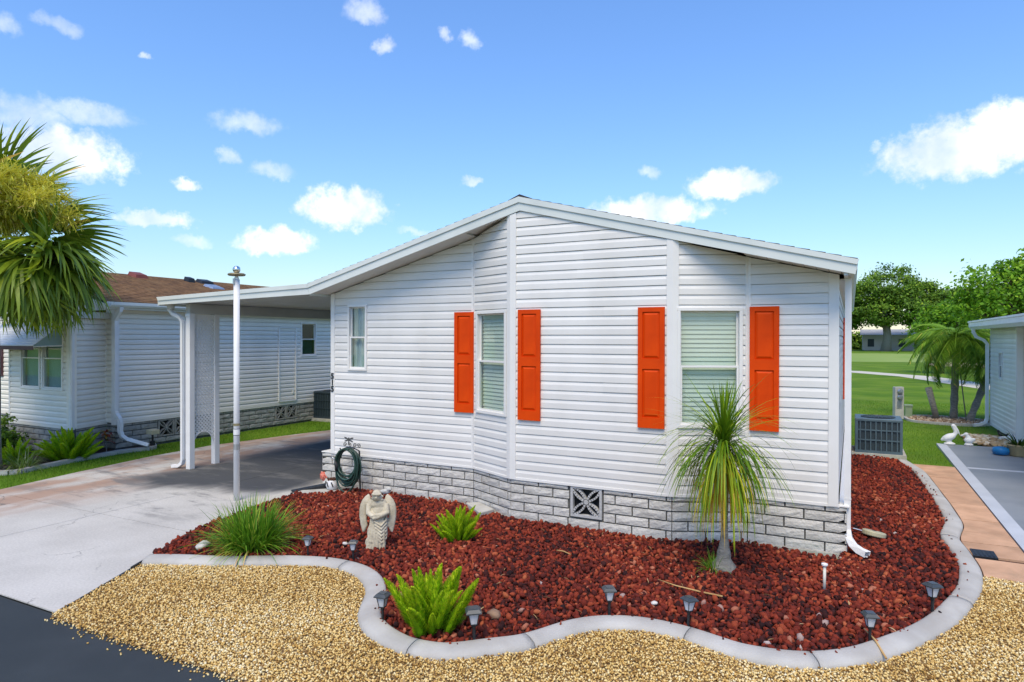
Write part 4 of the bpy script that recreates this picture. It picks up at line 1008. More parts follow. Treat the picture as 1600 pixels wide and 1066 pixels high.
# roof
roof_side(-5.88, 2.95, -9.72, 3.885, 22, M['shingle_brown'], nl, .18, 14.2, .05, step=.014)
roof_side(-13.6, 2.95, -9.72, 3.885, 22, M['shingle_brown'], nl, .18, 14.2, .05, step=.014)
MB().box(-5.90, -5.87, .18, 14.2, 2.80, 2.945).build('eave_fascia', M['fascia'], nl)
MB().box(-6.12, -5.90, .2, 14.2, 2.795, 2.81).build('eave_soffit', M['soffit'], nl)
gl = MB(); gp = [(-5.868, 2.93), (-5.868, 2.84), (-5.80, 2.84), (-5.765, 2.88), (-5.765, 2.935), (-5.775, 2.935), (-5.775, 2.885), (-5.805, 2.85), (-5.858, 2.85), (-5.858, 2.93)]
gl.v = [(a, .20, z) for a, z in gp]+[(a, 14.2, z) for a, z in gp]; k = len(gp); gl.f = [(i, (i+1) % k, k+(i+1) % k, k+i) for i in range(k)]+[tuple(range(k)), tuple(range(k, 2*k))]
gl.build('gutter', M['fascia'], nl)
LGf = Frame((0, .18), (1, .18))
for pts in ([(-13.6, 2.80), (-9.72, 3.74), (-9.72, 3.87), (-13.6, 2.94)], [(-9.72, 3.74), (-5.88, 2.80), (-5.88, 2.935), (-9.72, 3.87)]): MB().wallprism(LGf, pts, -.02, 0).build('fascia', M['fascia'], nl)
MB().prism([(-8.95, .5), (-8.45, -.55), (-5.95, -.58), (-6.28, .5)], 2.62, 2.74).build('bay_roof', M['fascia'], nl)
DS_N = Vector((1, 0, 0))
downspout([(-5.82, .42, 2.86), (-5.84, .42, 2.78), (-6.0, .45, 2.68), (-6.065, .46, 2.58), (-6.065, .46, 1.4), (-6.065, .46, .78), (-6.05, .47, .72), (-5.99, .50, .62), (-5.975, .51, .54), (-5.975, .51, .36), (-5.95, .53, .27), (-5.88, .60, .20), (-5.60, .85, .075)], .09, .07, M['white'], nl)
# roof vents
M['red_vent'] = mat('red_brown_vent', (.20, .055, .038, 1), (.15, .04, .03, 1), rough=.6)
def roof_vent(x, y, w, l, h, m):
    z = 2.95+(-5.88-x)*.2435; b = MB(); t = .2435
    b.add([(x-w/2, y-l/2, z+t*w/2-.02), (x+w/2, y-l/2, z-t*w/2-.02), (x+w/2, y+l/2, z-t*w/2-.02), (x-w/2, y+l/2, z+t*w/2-.02), (x-w/2*.8, y-l/2*.8, z+t*w/2+h), (x+w/2*.8, y-l/2*.8, z-t*w/2+h), (x+w/2*.8, y+l/2*.8, z-t*w/2+h), (x-w/2*.8, y+l/2*.8, z+t*w/2+h)],
          [(0, 3, 2, 1), (4, 5, 6, 7), (0, 1, 5, 4), (1, 2, 6, 5), (2, 3, 7, 6), (3, 0, 4, 7)]); b.build('roof_vent', m, nl)
roof_vent(-9.35, 3.1, .36, .36, .10, M['red_vent']); roof_vent(-9.3, 4.55, .22, .22, .12, M['black']); roof_vent(-9.25, 5.0, .30, .42, .09, M['black'])
roof_vent(-8.55, 4.75, .42, .42, .06, M['steel'])
# metal awning over the bay windows
M['awning'] = mat('white_awning', (.70, .71, .74, 1), (.64, .65, .68, 1), rough=.4, scale=3)
aw = MB(); n = 8; x0, x1 = -9.3, -6.36
awn = MB().box(x0, x1, -.36, -.345, 2.46, 2.52).build('awning', M['awning'], nl)
for i in range(n):
    t = i/n; y0, z0 = -.36-.50*t, 2.49-.40*t; y1, z1 = y0-.075, z0-.055
    MB().add([(x0, y0, z0), (x1, y0, z0), (x1, y1, z1), (x0, y1, z1), (x0, y0, z0+.008), (x1, y0, z0+.008), (x1, y1, z1+.02), (x0, y1, z1+.02)], [(0, 1, 2, 3), (4, 7, 6, 5), (0, 4, 5, 1), (1, 5, 6, 2), (2, 6, 7, 3), (3, 7, 4, 0)]).build('awning_slat', M['awning'], awn)
MB().box(x0, x1, -.878, -.868, 2.01, 2.085).build('valance', M['plum'], awn)
MB().add([(x1+.004, -.36, 2.50), (x1+.004, -.872, 2.09), (x1+.004, -.36, 2.05)], [(0, 1, 2)]).build('awning_end', M['pane_teal'], awn)
MB().tube([(x1+.01, -.36, 2.09), (x1+.01, -.872, 2.07)], .012, 6).build('awning_arm', M['white'], awn)
MB().box(2.75, 3.15, .014, .04, 1.35, 2.3, LF1).build('shutter', M['plum'], nl)
MB().box(2.78, 3.12, .04, .046, 1.40, 1.80, LF1).build('shutter_panel', M['plum'], nl)

# ================================================================== house on the right
nr = empty('garage_house', (11.5, 10, 0), 'white-sided building with a low eave at the right edge behind the grey slab', 'house')
NR = Frame((10.17, 13.0), (10.17, 9.9)); NF = Frame((10.17, 9.9), (14.5, 9.9))
ro = [(1.2, 1.62, 1.27, 1.95)]
wall_with_siding(nr, 'side_wall', NR, .05, 2.50, [], ro, .11, M['siding'], 0, NR.L-.09)
window(nr, NR, *ro[0], blind=None, glass='glass_dark', w=.04)
wall_with_siding(nr, 'front_wall', NF, .05, 2.50, [], [(.15, 1.35, .05, 2.25)], .11, M['siding'], .09, None)
MB().box(NR.L-.09, NR.L+.012, -.01, .022, .03, 2.5, NR).build('corner_post', M['trim'], nr)
MB().box(-.012, .09, -.01, .0225, .03, 2.5, NF).build('corner_post', M['trim'], nr)
MB().box(.16, 1.34, -.09, -.05, .06, 2.24, NF).build('door', M['plum'], nr)
MB().box(9.85, 14.5, 3.5, 13.3, 2.56, 2.72).build('roof', M['fascia'], nr)
gl = MB(); gp = [(9.85, 2.70), (9.85, 2.49), (9.79, 2.49), (9.74, 2.56), (9.74, 2.66), (9.72, 2.67), (9.72, 2.71), (9.85, 2.71)]
gl.v = [(a, 3.5, z) for a, z in gp]+[(a, 13.3, z) for a, z in gp]; k = len(gp); gl.f = [(i, (i+1) % k, k+(i+1) % k, k+i) for i in range(k)]+[tuple(range(k)), tuple(range(k, 2*k))]
gl.build('gutter', M['white'], nr)
MB().box(9.852, 14.4, 3.6, 13.2, 2.505, 2.555).build('eave_soffit', M['soffit'], nr)
for yy in (3.7,): MB().box(10.2, 10.3, yy, yy+.1, .008, 2.505).build('post', M['white'], nr)
DS_N = Vector((0, 1, 0))
downspout([(9.80, 12.95, 2.52), (9.80, 12.95, 2.42), (9.86, 12.95, 2.30), (10.02, 12.96, 2.22), (10.10, 12.97, 2.12), (10.10, 12.97, 1.0), (10.10, 12.97, .22), (10.07, 12.95, .12), (9.95, 12.9, .06), (9.80, 12.85, .03)], .09, .07, M['white'], nr)

# ================================================================== small built things
# flag/lamp pole
pole = empty('flag_pole', (-.55, -1.272, 0), 'tall white pole with a silver ball and disc on top, beside the driveway', 'pole')
MB().tube([(-.55, -1.272, 0), (-.55, -1.272, 3.05)], .041, 14).build('shaft', M['white'], pole, smooth=True)
MB().lathe([(.02, 3.04), (.032, 3.05), (.032, 3.075), (.022, 3.08), (.022, 3.10)], (-.55, -1.272, 0), 14).build('collar', M['steel'], pole)
M['brass'] = mat('dull_brass', (.32, .27, .15, 1), (.22, .19, .11, 1), rough=.5, scale=14, metal=.3)
MB().lathe([(.02, 3.095), (.105, 3.10), (.118, 3.112), (.118, 3.122), (.10, 3.134), (.02, 3.14)], (-.55, -1.272, 0), 24).build('disc', M['brass'], pole, smooth=True)
MB().ell((-.55, -1.272, 3.185), (.052, .052, .052), nu=18, nv=12).build('ball', M['chrome'], pole, smooth=True)
MB().box(-.565, -.535, -1.325, -1.300, 2.98, 3.06).build('pulley', M['steel'], pole)
for z0, z1, r, m in ((1.03, 1.065, .045, 'brass'), (.985, .99, .044, 'black'), (.90, .906, .044, 'black'), (.70, .78, .0435, 'steel'), (.908, .984, .0428, 'white')):
    MB().lathe([(.04, z0), (r, z0+.001), (r, z1-.001), (.04, z1)], (-.55, -1.272, 0), 16).build('band', M[m], pole)

# solar path lights
def light_meshes():
    P = {}
    b = MB().tube([(0, 0, -.03), (0, 0, .135)], .0115, 8); b.lathe([(.016, .118), (.016, .137), (.010, .14)], n=8); P['stake'] = b.mesh('stake', M['black'])
    def frus(b, s0, z0, s1, z1, n=4):
        v = [(s0*cx, s0*cy, z0) for cx, cy in ((-1, -1), (1, -1), (1, 1), (-1, 1))]+[(s1*cx, s1*cy, z1) for cx, cy in ((-1, -1), (1, -1), (1, 1), (-1, 1))]
        b.add(v, [(0, 3, 2, 1), (4, 5, 6, 7), (0, 1, 5, 4), (1, 2, 6, 5), (2, 3, 7, 6), (3, 0, 4, 7)]); return b
    P['lens'] = frus(MB(), .019, .142, .033, .218).mesh('lens', M['lens'])
    b = MB()
    for cx, cy in ((-1, -1), (1, -1), (1, 1), (-1, 1)): b.tube([(.020*cx, .020*cy, .138), (.0355*cx, .0355*cy, .222)], .0032, 4)
    frus(b, .021, .134, .0225, .143); P['cage'] = b.mesh('cage', M['black'])
    b = MB(); frus(b, .052, .219, .052, .227); frus(b, .052, .2271, .036, .245); frus(b, .030, .2451, .029, .250); P['cap'] = b.mesh('cap', M['solar'])
    return P
LM = light_meshes()
LIGHTS = [((2.077, -2.617), .86, 'small black solar path light nearest the grass clump', .3), ((2.578, -2.509), .86, 'small black solar path light in front of the angel statue', .5), ((3.748, -3.527), 1.0, 'black solar path light just left of the large foxtail fern', .15),
          ((4.554, -3.489), 1.10, 'black solar path light just right of the large foxtail fern', .62), ((5.277, -2.586), 1.0, 'black solar path light at the inward bend in the middle of the kerb', .55), ((5.882, -2.498), .97, 'leaning black solar path light beside the long dry stalk', .95),
          ((7.125, -2.156), .96, 'black solar path light beside the stick lying on the kerb at lower right', .35), ((7.59, -1.329), 1.04, 'rightmost black solar path light near the peach path', .7)]
for (x, y), s, lab, rz in LIGHTS:
    e = empty('path_light', (x, y, .01), lab, 'path light', 'solar lights along the kerb'); e.scale = (s, s, s); e.rotation_euler = (random.uniform(-.03, .03), random.uniform(-.03, .03)+(.10 if 'leaning' in lab else 0), rz)
    for k in ('stake', 'lens', 'cage', 'cap'): link(k, LM[k], e)
# sprinkler riser
sp = empty('sprinkler_riser', (6.792, -1.19, 0), 'white sprinkler pipe standing in the lava rock near the right corner', 'sprinkler')
MB().tube([(6.792, -1.19, 0), (6.794, -1.19, .235)], .013, 10).build('pipe', mat('aged_pvc', (.62, .60, .50, 1), (.70, .69, .62, 1), rough=.5), sp, smooth=True)
MB().lathe([(.014, .23), (.019, .236), (.027, .245), (.027, .258), (.018, .260), (.010, .252)], (6.794, -1.19, 0), 14).build('head', M['white'], sp)
# tilted round valve lid by the downspout
vl = empty('valve_lid', (7.226, .76, .03), 'round cream plastic lid lying tilted on the lava by the downspout', 'lid')
tl = Matrix.Rotation(math.radians(-10), 3, 'X') @ Matrix.Rotation(math.radians(8), 3, 'Y')
M['cream'] = mat('cream_plastic', (.48, .45, .30, 1), (.40, .37, .25, 1), rough=.55)
MB().lathe([(.115, 0), (.122, .01), (.122, .045), (.112, .055), (.02, .058)], (7.226, .76, .045), 26, tl).build('lid', M['cream'], vl, bevel=.003)
MB().lathe([(.022, .0), (.022, .006), (.012, .008)], tuple(Vector((7.226, .76, .045))+tl @ Vector((0, 0, .055))), 12, tl).build('knob', M['black'], vl)
MB().tube([(7.11, .72, .10), (7.02, .70, .12)], .007, 6).build('handle', M['steel'], vl)
# splash block at the bay corner, pad at the house corner
tag(MB().add([(2.47, -.17, -.02), (2.90, -.53, -.02), (2.97, -.30, -.02), (2.62, -.07, -.02), (2.47, -.17, .075), (2.90, -.53, .075), (2.97, -.30, .08), (2.62, -.07, .08)], [(0, 3, 2, 1), (4, 5, 6, 7), (0, 1, 5, 4), (1, 2, 6, 5), (2, 3, 7, 6), (3, 0, 4, 7)]).build('splash_block', M['footing'], bevel=.006), 'flat grey concrete block against the skirting left of the bay', 'paving block')
tag(MB().prism([(-.16, -.02), (-.10, -.60), (.12, -.64), (.36, -.40), (.44, -.03)], -.03, .030).build('concrete_pad', M['footing'], bevel=.008), 'small pale concrete pad at the left corner of the house', 'paving block')
tag(MB().add([(-.30, -.52, .004), (-.20, -.60, .004), (.16, -.23, .034), (.08, -.14, .034), (-.30, -.52, .02), (-.20, -.60, .02), (.16, -.23, .095), (.08, -.14, .095)], [(0, 3, 2, 1), (4, 5, 6, 7), (0, 1, 5, 4), (1, 2, 6, 5), (2, 3, 7, 6), (3, 0, 4, 7)]).build('drain_spout', M['black'], bevel=.006), 'flat black drain spout lying at the corner of the driveway', 'drain spout')
# hose hanger, hose
hg = empty('hose_hanger', (.724, -.20, 0), 'black wrought iron hose stake topped by a dragonfly at the house corner', 'hose hanger')
b = MB().tube([(.724, -.20, -.05), (.715, -.20, .40), (.705, -.20, .62)], .012, 8); b.build('stake', M['black'], hg)
b = MB()
b.tube([(.705, -.20, .62), (.60, -.20, .655), (.48, -.20, .655), (.36, -.20, .61), (.33, -.22, .58)], .009, 6); b.tube([(.48, -.20, .655), (.46, -.30, .62), (.46, -.33, .66)], .009, 6); b.tube([(.62, -.20, .65), (.62, -.30, .62), (.62, -.33, .66)], .009, 6)
b.build('hook', M['black'], hg)
b = MB()
for cx, sgn in ((.44, 1), (.53, -1), (.62, 1), (.70, -1)):
    pts = [(cx+sgn*(.034*(1-t/22))*math.cos(t*.5), -.20, .692+(.034*(1-t/22))*math.sin(t*.5)) for t in range(20)]; b.tube(pts, .005, 5)
b.build('scroll', M['black'], hg)
b = MB().tube([(.515, -.205, .70), (.515, -.205, .80)], .010, 6)
M['patina'] = mat('grey_iron', (.06, .062, .06, 1), (.09, .09, .085, 1), rough=.6)
b.build('dragonfly_body', M['patina'], hg)
for a, c in (((.51, .775), (.43, .80)), ((.52, .775), (.60, .80)), ((.51, .765), (.445, .745)), ((.52, .765), (.585, .745))):
    MB().ell(((a[0]+c[0])/2, -.205, (a[1]+c[1])/2), (.047, .004, .013), Matrix.Rotation(-math.atan2(c[1]-a[1], c[0]-a[0]), 4, 'Y').to_quaternion(), 10, 6).build('dragonfly_wing', M['patina'], hg)
M['hose'] = mat('green_hose', (.010, .035, .026, 1), (.018, .05, .038, 1), rough=.35, scale=3)
M['hose_light'] = mat('pale_stripe', (.30, .40, .36, 1), rough=.4)
hs = empty('garden_hose', (.55, -.27, .05), 'dark green garden hose coiled on the hanger in front of the skirting', 'hose')
r_ = random.Random(4); pts = []
for k in range(15):
    ax, az = r_.uniform(.17, .235), r_.uniform(.19, .275); cx, cz = .555+r_.uniform(-.02, .02), .645-az+r_.uniform(-.015, .015); yy = -.235-.013*(k % 8)+r_.uniform(-.004, .004)
    for i in range(22):
        t = 2*math.pi*i/22; pts.append((cx+ax*math.sin(t), yy+.004*math.sin(2*t), cz+az*math.cos(t)))
MB().tube(pts[:220], .0125, 7).build('coil', M['hose'], hs, smooth=True)
MB().tube([(p[0]+.004, p[1]-.006, p[2]+.004) for p in pts[220:]], .0118, 7).build('coil', mat('green_hose_worn', (.05, .11, .09, 1), (.02, .05, .04, 1), rough=.35, scale=8), hs, smooth=True)
lp = [(.40, -.33, .42), (.40, -.34, .26), (.45, -.345, .12), (.53, -.35, .055), (.62, -.35, .05), (.71, -.345, .13), (.775, -.34, .28), (.785, -.335, .45), (.75, -.32, .58), (.66, -.30, .65)]
MB().tube([tuple(p) for p in catmull(lp, 5)], .0125, 8).build('hanging_loop', M['hose'], hs, smooth=True)
MB().tube([(.375, -.33, .47), (.40, -.335, .40), (.40, -.34, .33)], [.017, .020, .014], 8).build('connector', M['black'], hs, smooth=True)
MB().tube([(.37, -.335, .49), (.33, -.335, .51), (.30, -.335, .52)], [.012, .012, .016], 8).build('nozzle', M['steel'], hs, smooth=True)
# white pot with a coral flower
pt = empty('flower_pot', (.245, -.255, .03), 'white ceramic pot with a coral flower on the corner pad', 'flower pot')
MB().lathe([(.055, .03), (.075, .045), (.088, .09), (.085, .135), (.072, .16), (.072, .17), (.062, .165), (.06, .13)], (.245, -.255, 0), 22).build('pot', M['white'], pt, smooth=True)
for a in (3.6, 4.5, 5.3):
    MB().tube([(.245+.092*math.cos(a+.3*t), -.255+.092*math.sin(a+.3*t), .15-.07*t) for t in (0, .3, .6, 1)], .008, 6).build('dark_motif', M['black'], pt)
b = MB()
for i in range(60): a, rr = r_.random()*6.28, r_.random()*.07; b.ell((.245+rr*math.cos(a), -.255+rr*math.sin(a), .172+r_.random()*.02), (.012, .012, .010), nu=6, nv=4)
b.build('dried_plants', mat('dried_brown', (.11, .045, .025, 1), (.05, .022, .015, 1), rough=.9), pt)
M['coral'] = mat('coral_petal', (.80, .16, .10, 1), (.85, .34, .25, 1), rough=.6, scale=40, translucent=.2)
b = MB()
for i in range(16):
    a = i*2.4; k = .012+.0038*i**.9; t = Matrix.Rotation(a, 4, 'Y') @ Matrix.Rotation(.5, 4, 'X')
    b.ell((.135+k*math.cos(a), -.31-.03+.0018*i, .225+k*math.sin(a)), (.026, .007, .020), (Matrix.Rotation(-a, 4, 'Y')).to_quaternion(), 8, 5)
b.build('flower', M['coral'], pt, smooth=True)
MB().tube([(.20, -.27, .17), (.16, -.29, .20), (.135, -.305, .22)], .005, 5).build('stem', mat('stem_green', (.05, .12, .02, 1), rough=.7), pt)

# ------------------------------------------------------------------ angel statue
an = empty('angel_statue', (2.509, -2.041, 0), 'cast stone angel statue with folded wings and bowed head in the lava rock', 'statue')
def angel():
    b = MB(); Z = Vector
    fx, fy = .55, -.835     # facing the camera, roughly
    rx, ry = .89, .457      # statue's image-right
    def P(a, f, z): return (2.509+rx*a+fx*f*.0+(.457)*f*1.0*0+ (.457*0) + (fx*f), -2.041+ry*a+fy*f, z)
    def E(a, f, z, ra, rf, rz, tilt=0, yaw=0):
        q = Matrix.Rotation(math.atan2(ry, rx)+yaw, 4, 'Z') @ Matrix.Rotation(tilt, 4, 'Y'); b.ell(P(a, f, z), (ra, rf, rz), q.to_quaternion(), 16, 10)
    # robe
    E(-.02, 0, .06, .105, .085, .085); E(-.01, 0, .16, .095, .078, .12); E(.01, 0, .27, .085, .07, .12); E(.015, .0, .38, .082, .066, .10); E(.0, .0, .45, .098, .062, .055)
    # head bowed forward with hair
    E(-.005, .045, .535, .040, .045, .048); E(-.005, .02, .552, .046, .046, .042); E(-.035, .03, .52, .018, .03, .035); E(.03, .03, .52, .018, .03, .035); E(-.005, .092, .527, .008, .014, .012); E(-.005, .07, .56, .05, .035, .018); [E(-.045+.012*q*0+.09*(q % 2), .03, .545-.016*q, .016, .022, .012) for q in range(6)]
    b.tube([P(-.003, .01, .50), P(0, .0, .45)], .03, 10)
    # arms folded across the chest, sleeves
    b.tube([P(-.085, .01, .45), P(-.085, .05, .37), P(-.02, .095, .33), P(.03, .10, .345)], [.030, .030, .026, .018], 10)
    b.tube([P(.085, .01, .45), P(.095, .05, .37), P(.04, .09, .355), P(-.02, .10, .36)], [.030, .032, .027, .018], 10)
    for k in range(4): b.tube([P(.025-.012*k, .105, .352-.006*k), P(-.012-.012*k, .112, .372-.004*k)], .006, 5)
    # wings sweeping from the shoulders round both sides
    for s in (-1, 1):
        for k in range(7):
            t = k/6; pts = []
            for i in range(8):
                u = i/7; aa = s*(.05+.115*math.sin(math.pi*(.10+.62*u))*(1-.30*t)+.012*k*0); zz = .545-.04*t-(.02+.36*u*(1-.28*t))+.06*math.sin(u*math.pi)*1.0
                pts.append(P(aa, -.045+.015*t+.03*u, zz))
            b.tube(pts, [.013+.010*math.sin(math.pi*(.15+.8*i/7)) for i in range(8)], 7)
    # long folds of the robe, swag at the hip, small face at the foot
    for k in range(6):
        a0 = -.075+.029*k; b.tube([P(a0*.75, .074-.45*abs(a0)**1.3, .34), P(a0*.95, .090-.45*abs(a0)**1.3, .20), P(a0*1.15-.01, .100-.5*abs(a0)**1.3, .015)], [.009, .013, .016], 6)
    for k in range(6): b.tube([P(-.03+.008*k, .090, .30-.034*k), P(.045, .100, .255-.034*k), P(.088, .055, .30-.036*k), P(.092, .0, .34-.035*k)], .0115, 6)
    E(-.055, .055, .10, .042, .04, .048); E(-.055, .09, .098, .02, .014, .022)
    for k in range(6): a = k*1.05; E(-.055+.036*math.cos(a), .078, .105+.04*math.sin(a), .015, .014, .015)
    E(-.01, 0, .012, .115, .09, .03)
    return b
_a = angel(); _a.v = [(2.509+(x-2.509)*1.07, -2.041+(y+2.041)*1.07, z*1.07) for x, y, z in _a.v]
remeshed(_a, 'figure', M['statue'], an, .0052, 1)
# white bird leaning by the skirting
bd = empty('bird_statue', (1.07, -.12, 0), 'small white dove statuette against the brick skirting behind the angel', 'statue')
b = MB(); q = Matrix.Rotation(.42, 4, 'Y').to_quaternion()
b.ell((1.06, -.13, .085), (.12, .055, .06), Matrix.Rotation(-.25, 4, 'Y').to_quaternion()); b.ell((1.15, -.13, .15), (.045, .04, .045)); b.tube([(1.11, -.13, .11), (1.15, -.13, .15)], .04, 10); b.tube([(1.185, -.14, .148), (1.215, -.145, .140)], [.014, .003], 8)
b.tube([(.99, -.13, .075), (.90, -.13, .055)], [.045, .025], 10); b.ell((1.05, -.17, .10), (.085, .022, .04), Matrix.Rotation(-.3, 4, 'Y').to_quaternion()); b.ell((1.06, -.13, .03), (.07, .05, .03))
b.v = [(1.12+(x-1.07)*.8, y-.0, z*.72) for x, y, z in b.v]
remeshed(b, 'figure', mat('weathered_white', (.56, .56, .54, 1), (.44, .44, .42, 1), rough=.8, bump=.3), bd, .007, 2)
# dry stalks lying about
M['straw'] = mat('dry_stalk', (.56, .36, .15, 1), (.40, .24, .09, 1), rough=.8)
for lab, pts, rr in (('long dry straw-coloured stalk lying across the lava rock', [(5.44, -1.70, .055), (5.62, -1.79, .06), (5.85, -1.84, .062), (6.03, -1.84, .055)], [.004, .006, .008, .009]),
                     ('straw-coloured stick lying over the kerb at lower right', [(7.09, -2.0, .06), (7.16, -2.2, .066), (7.22, -2.40, .035)], [.005, .008, .008]),
                     ('short pale dry stalk on the lava in front of the bay', [(4.30, -1.38, .06), (4.38, -1.39, .065), (4.47, -1.42, .055)], [.006, .006, .004])):
    e = MB().tube(pts, rr, 6).build('dry_stalk', M['straw'], smooth=True); tag(e, lab, 'stick')
# pale stones
def stone(x, y, z, s, m, lab, seed, sq=(1, .8, .5)):
    V, F = rock_shape(42, seed, .12, sq); o = link('stone', np_mesh('stone', V*s, F, m, smooth=True)); o.location = (x, y, z); o.rotation_euler = (0, .15, seed); tag(o, lab, 'stone')
M['shell'] = mat('pale_stone', (.66, .64, .60, 1), (.50, .48, .44, 1), rough=.7, scale=20)
stone(.90, -2.93, .05, .085, M['shell'], 'flat white shell-like stone beside the grass clump', 5, (1.1, .75, .45))
stone(5.549, -2.245, .055, .032, M['shell'], 'small white stone chip on the lava between two path lights', 9)
stone(2.20, -2.20, .055, .03, M['shell'], 'small white stone chip left of the angel statue', 13)
M['tanrock'] = mat('tan_rock', (.30, .19, .12, 1), (.17, .10, .07, 1), rough=.85, scale=12, bump=.4)
stone(4.46, -3.02, .035, .075, M['tanrock'], 'rounded tan rock behind the large foxtail fern', 21, (1, .8, .6))

# ------------------------------------------------------------------ air conditioners
def condenser(name, loc, w, d, h, lab, dark=False, rz=0):
    e = empty(name, loc, lab, 'air conditioner'); x0, y0 = loc[0]-w/2, loc[1]-d/2; x1, y1 = x0+w, y0+d
    body = M['ac_dark'] if dark else M['ac_blue']
    MB().box(x0-.06, x1+.06, y0-.06, y1+.06, -.03, .05).build('pad', M['footing'], e)
    MB().box(x0+.02, x1-.02, y0+.02, y1-.02, .05, h-.04).build('coil', M['ac_dark'], e)
    b = MB()
    for cx in (x0, x1-.05):
        for cy in (y0, y1-.05): MB().box(cx, cx+.05, cy, cy+.05, .05, h-.05).build('corner_post', body, e, bevel=.008)
    
    MB().box(x0-.004, x1+.004, y0-.004, y1+.004, h-.055, h).build('top_cover', body, e, bevel=.012)
    MB().box(x0-.002, x1+.002, y0-.002, y1+.002, .05, .10).build('base_rail', body, e)
    nb = 9
    for i in range(1, nb):
        t = x0+w*i/nb; MB().box(t-.010, t+.010, y0-.001, y0+.012, .10, h-.055).build('louvre_bar', body, e)
    for z in (.10+(h-.15)*.36, .10+(h-.15)*.70): MB().box(x0+.05, x1-.05, y0-.003, y0+.010, z-.012, z+.012).build('louvre_bar', body, e)
    MB().lathe([(.30*w/.8, h+.001), (.30*w/.8, h+.014), (.27*w/.8, h+.016), (.26*w/.8, h+.002)], (loc[0], loc[1], 0), 28).build('fan_ring', M['black'], e)
    MB().lathe([(.001, h+.003), (.26*w/.8, h+.003), (.26*w/.8, h+.0045), (.001, h+.0045)], (loc[0], loc[1], 0), 28).build('fan_opening', M['dark'], e)
    g = MB()
    for i in range(10):
        a = i*.314; g.tube([(loc[0]-.27*w/.8*math.cos(a), loc[1]-.27*w/.8*math.sin(a), h+.014), (loc[0]+.27*w/.8*math.cos(a), loc[1]+.27*w/.8*math.sin(a), h+.018)], .004, 4)
    g.build('fan_guard', body, e)
condenser('condenser', (7.47, 7.20, 0), .80, .80, .71, 'blue-grey air conditioning unit beside the right wall of the white house')
condenser('condenser', (-5.72, 6.35, 0), .80, .74, .78, 'dark air conditioning unit against the left-hand house, seen past the carport', dark=True)
# electric meter pedestal, green box
mp = empty('meter_pedestal', (8.21, 13.77, 0), 'grey electric meter pedestal with two round meters on the back lawn', 'utility box')
M['meterbox'] = mat('meter_grey', (.46, .46, .43, 1), (.38, .38, .36, 1), rough=.5)
fr = Frame((8.10, 13.68), (8.32, 13.79))
MB().box(0, fr.L, -.14, 0, .0, .90, fr).build('box', M['meterbox'], mp, bevel=.01)
for z in (.78, .62):
    c = Vector(fr(fr.L/2, .0, z)); t = Matrix.Rotation(math.atan2(fr.n.y, fr.n.x), 3, 'Z') @ Matrix.Rotation(math.radians(90), 3, 'Y')
    MB().lathe([(.075, 0), (.075, .03), (.06, .075), (.02, .08)], tuple(c), 18, t).build('meter', M['steel'], mp)
MB().box(.05, .18, .001, .006, .30, .50, fr).build('cover_plate', M['steel'], mp)
ub = MB().box(8.38, 8.56, 14.35, 14.53, -.03, .34); ub.box(8.365, 8.575, 14.335, 14.545, .30, .36); tag(ub.build('utility_box', mat('pale_green_box', (.28, .36, .22, 1), (.22, .30, .18, 1), rough=.6), bevel=.015), 'low pale green utility box beside the meter pedestal', 'utility box')
# pelican and duck statues
def pelican(x, y):
    b = MB(); b.ell((x, y, .03), (.11, .09, .035)); b.tube([(x+.0, y, .03), (x-.01, y, .10)], .05, 10)
    b.ell((x-.01, y, .165), (.135, .085, .075), Matrix.Rotation(-.45, 4, 'Y').to_quaternion()); b.tube([(x-.08, y, .14), (x-.155, y, .095)], [.06, .02], 10)
    b.tube([(x+.06, y, .20), (x+.10, y, .25), (x+.10, y, .31), (x+.065, y, .37), (x+.055, y, .41)], [.055, .040, .032, .028, .034], 12)
    b.ell((x+.065, y, .415), (.045, .034, .036)); b.tube([(x+.085, y, .405), (x+.14, y, .315), (x+.185, y, .215)], [.030, .026, .006], 10)
    return b
pe = empty('pelican_statue', (8.86, 9.04, .008), 'white pelican statue standing at the far corner of the grey slab', 'statue')
remeshed(pelican(8.86, 9.04), 'figure', M['statue_white'], pe, .011, 2)
dk = empty('duck_statue', (9.20, 9.06, .008), 'smaller white bird statue right of the pelican', 'statue')
b = MB(); x, y = 9.20, 9.06
b.ell((x, y, .03), (.085, .07, .035)); b.ell((x, y, .12), (.085, .07, .075)); b.tube([(x, y, .16), (x-.03, y, .22), (x-.04, y, .245)], [.05, .035, .03], 10); b.ell((x-.045, y, .245), (.045, .038, .038)); b.tube([(x-.07, y, .24), (x-.15, y, .20)], [.025, .010], 8); b.ell((x+.07, y, .14), (.05, .03, .04))
remeshed(b, 'figure', M['statue_white'], dk, .010, 2)
# planter and blue bowl
pl = empty('planter', (9.86, 8.02, .008), 'tan planter bowl of strappy green leaves at the right edge', 'planter')
M['tan'] = mat('tan_planter', (.48, .38, .20, 1), (.40, .31, .16, 1), rough=.5)
MB().lathe([(.14, .01), (.16, .03), (.19, .20), (.205, .21), (.205, .235), (.19, .235), (.175, .20)], (9.86, 8.02, 0), 26).build('bowl', M['tan'], pl, smooth=True)
MB().lathe([(.18, .19), (.17, .205), (.02, .21)], (9.86, 8.02, 0), 20).build('soil', M['mulch'], pl)
N = 46; a = rng.uniform(0, 6.28, N); el = rng.uniform(.45, 1.35, N)
V, F, R_ = ribbons(np.stack([9.86+.06*np.cos(a), 8.02+.06*np.sin(a), np.full(N, .2)], 1), np.stack([np.cos(a)*np.cos(el), np.sin(a)*np.cos(el), np.sin(el)], 1), rng.uniform(.25, .45, N), .035, .8, 5)
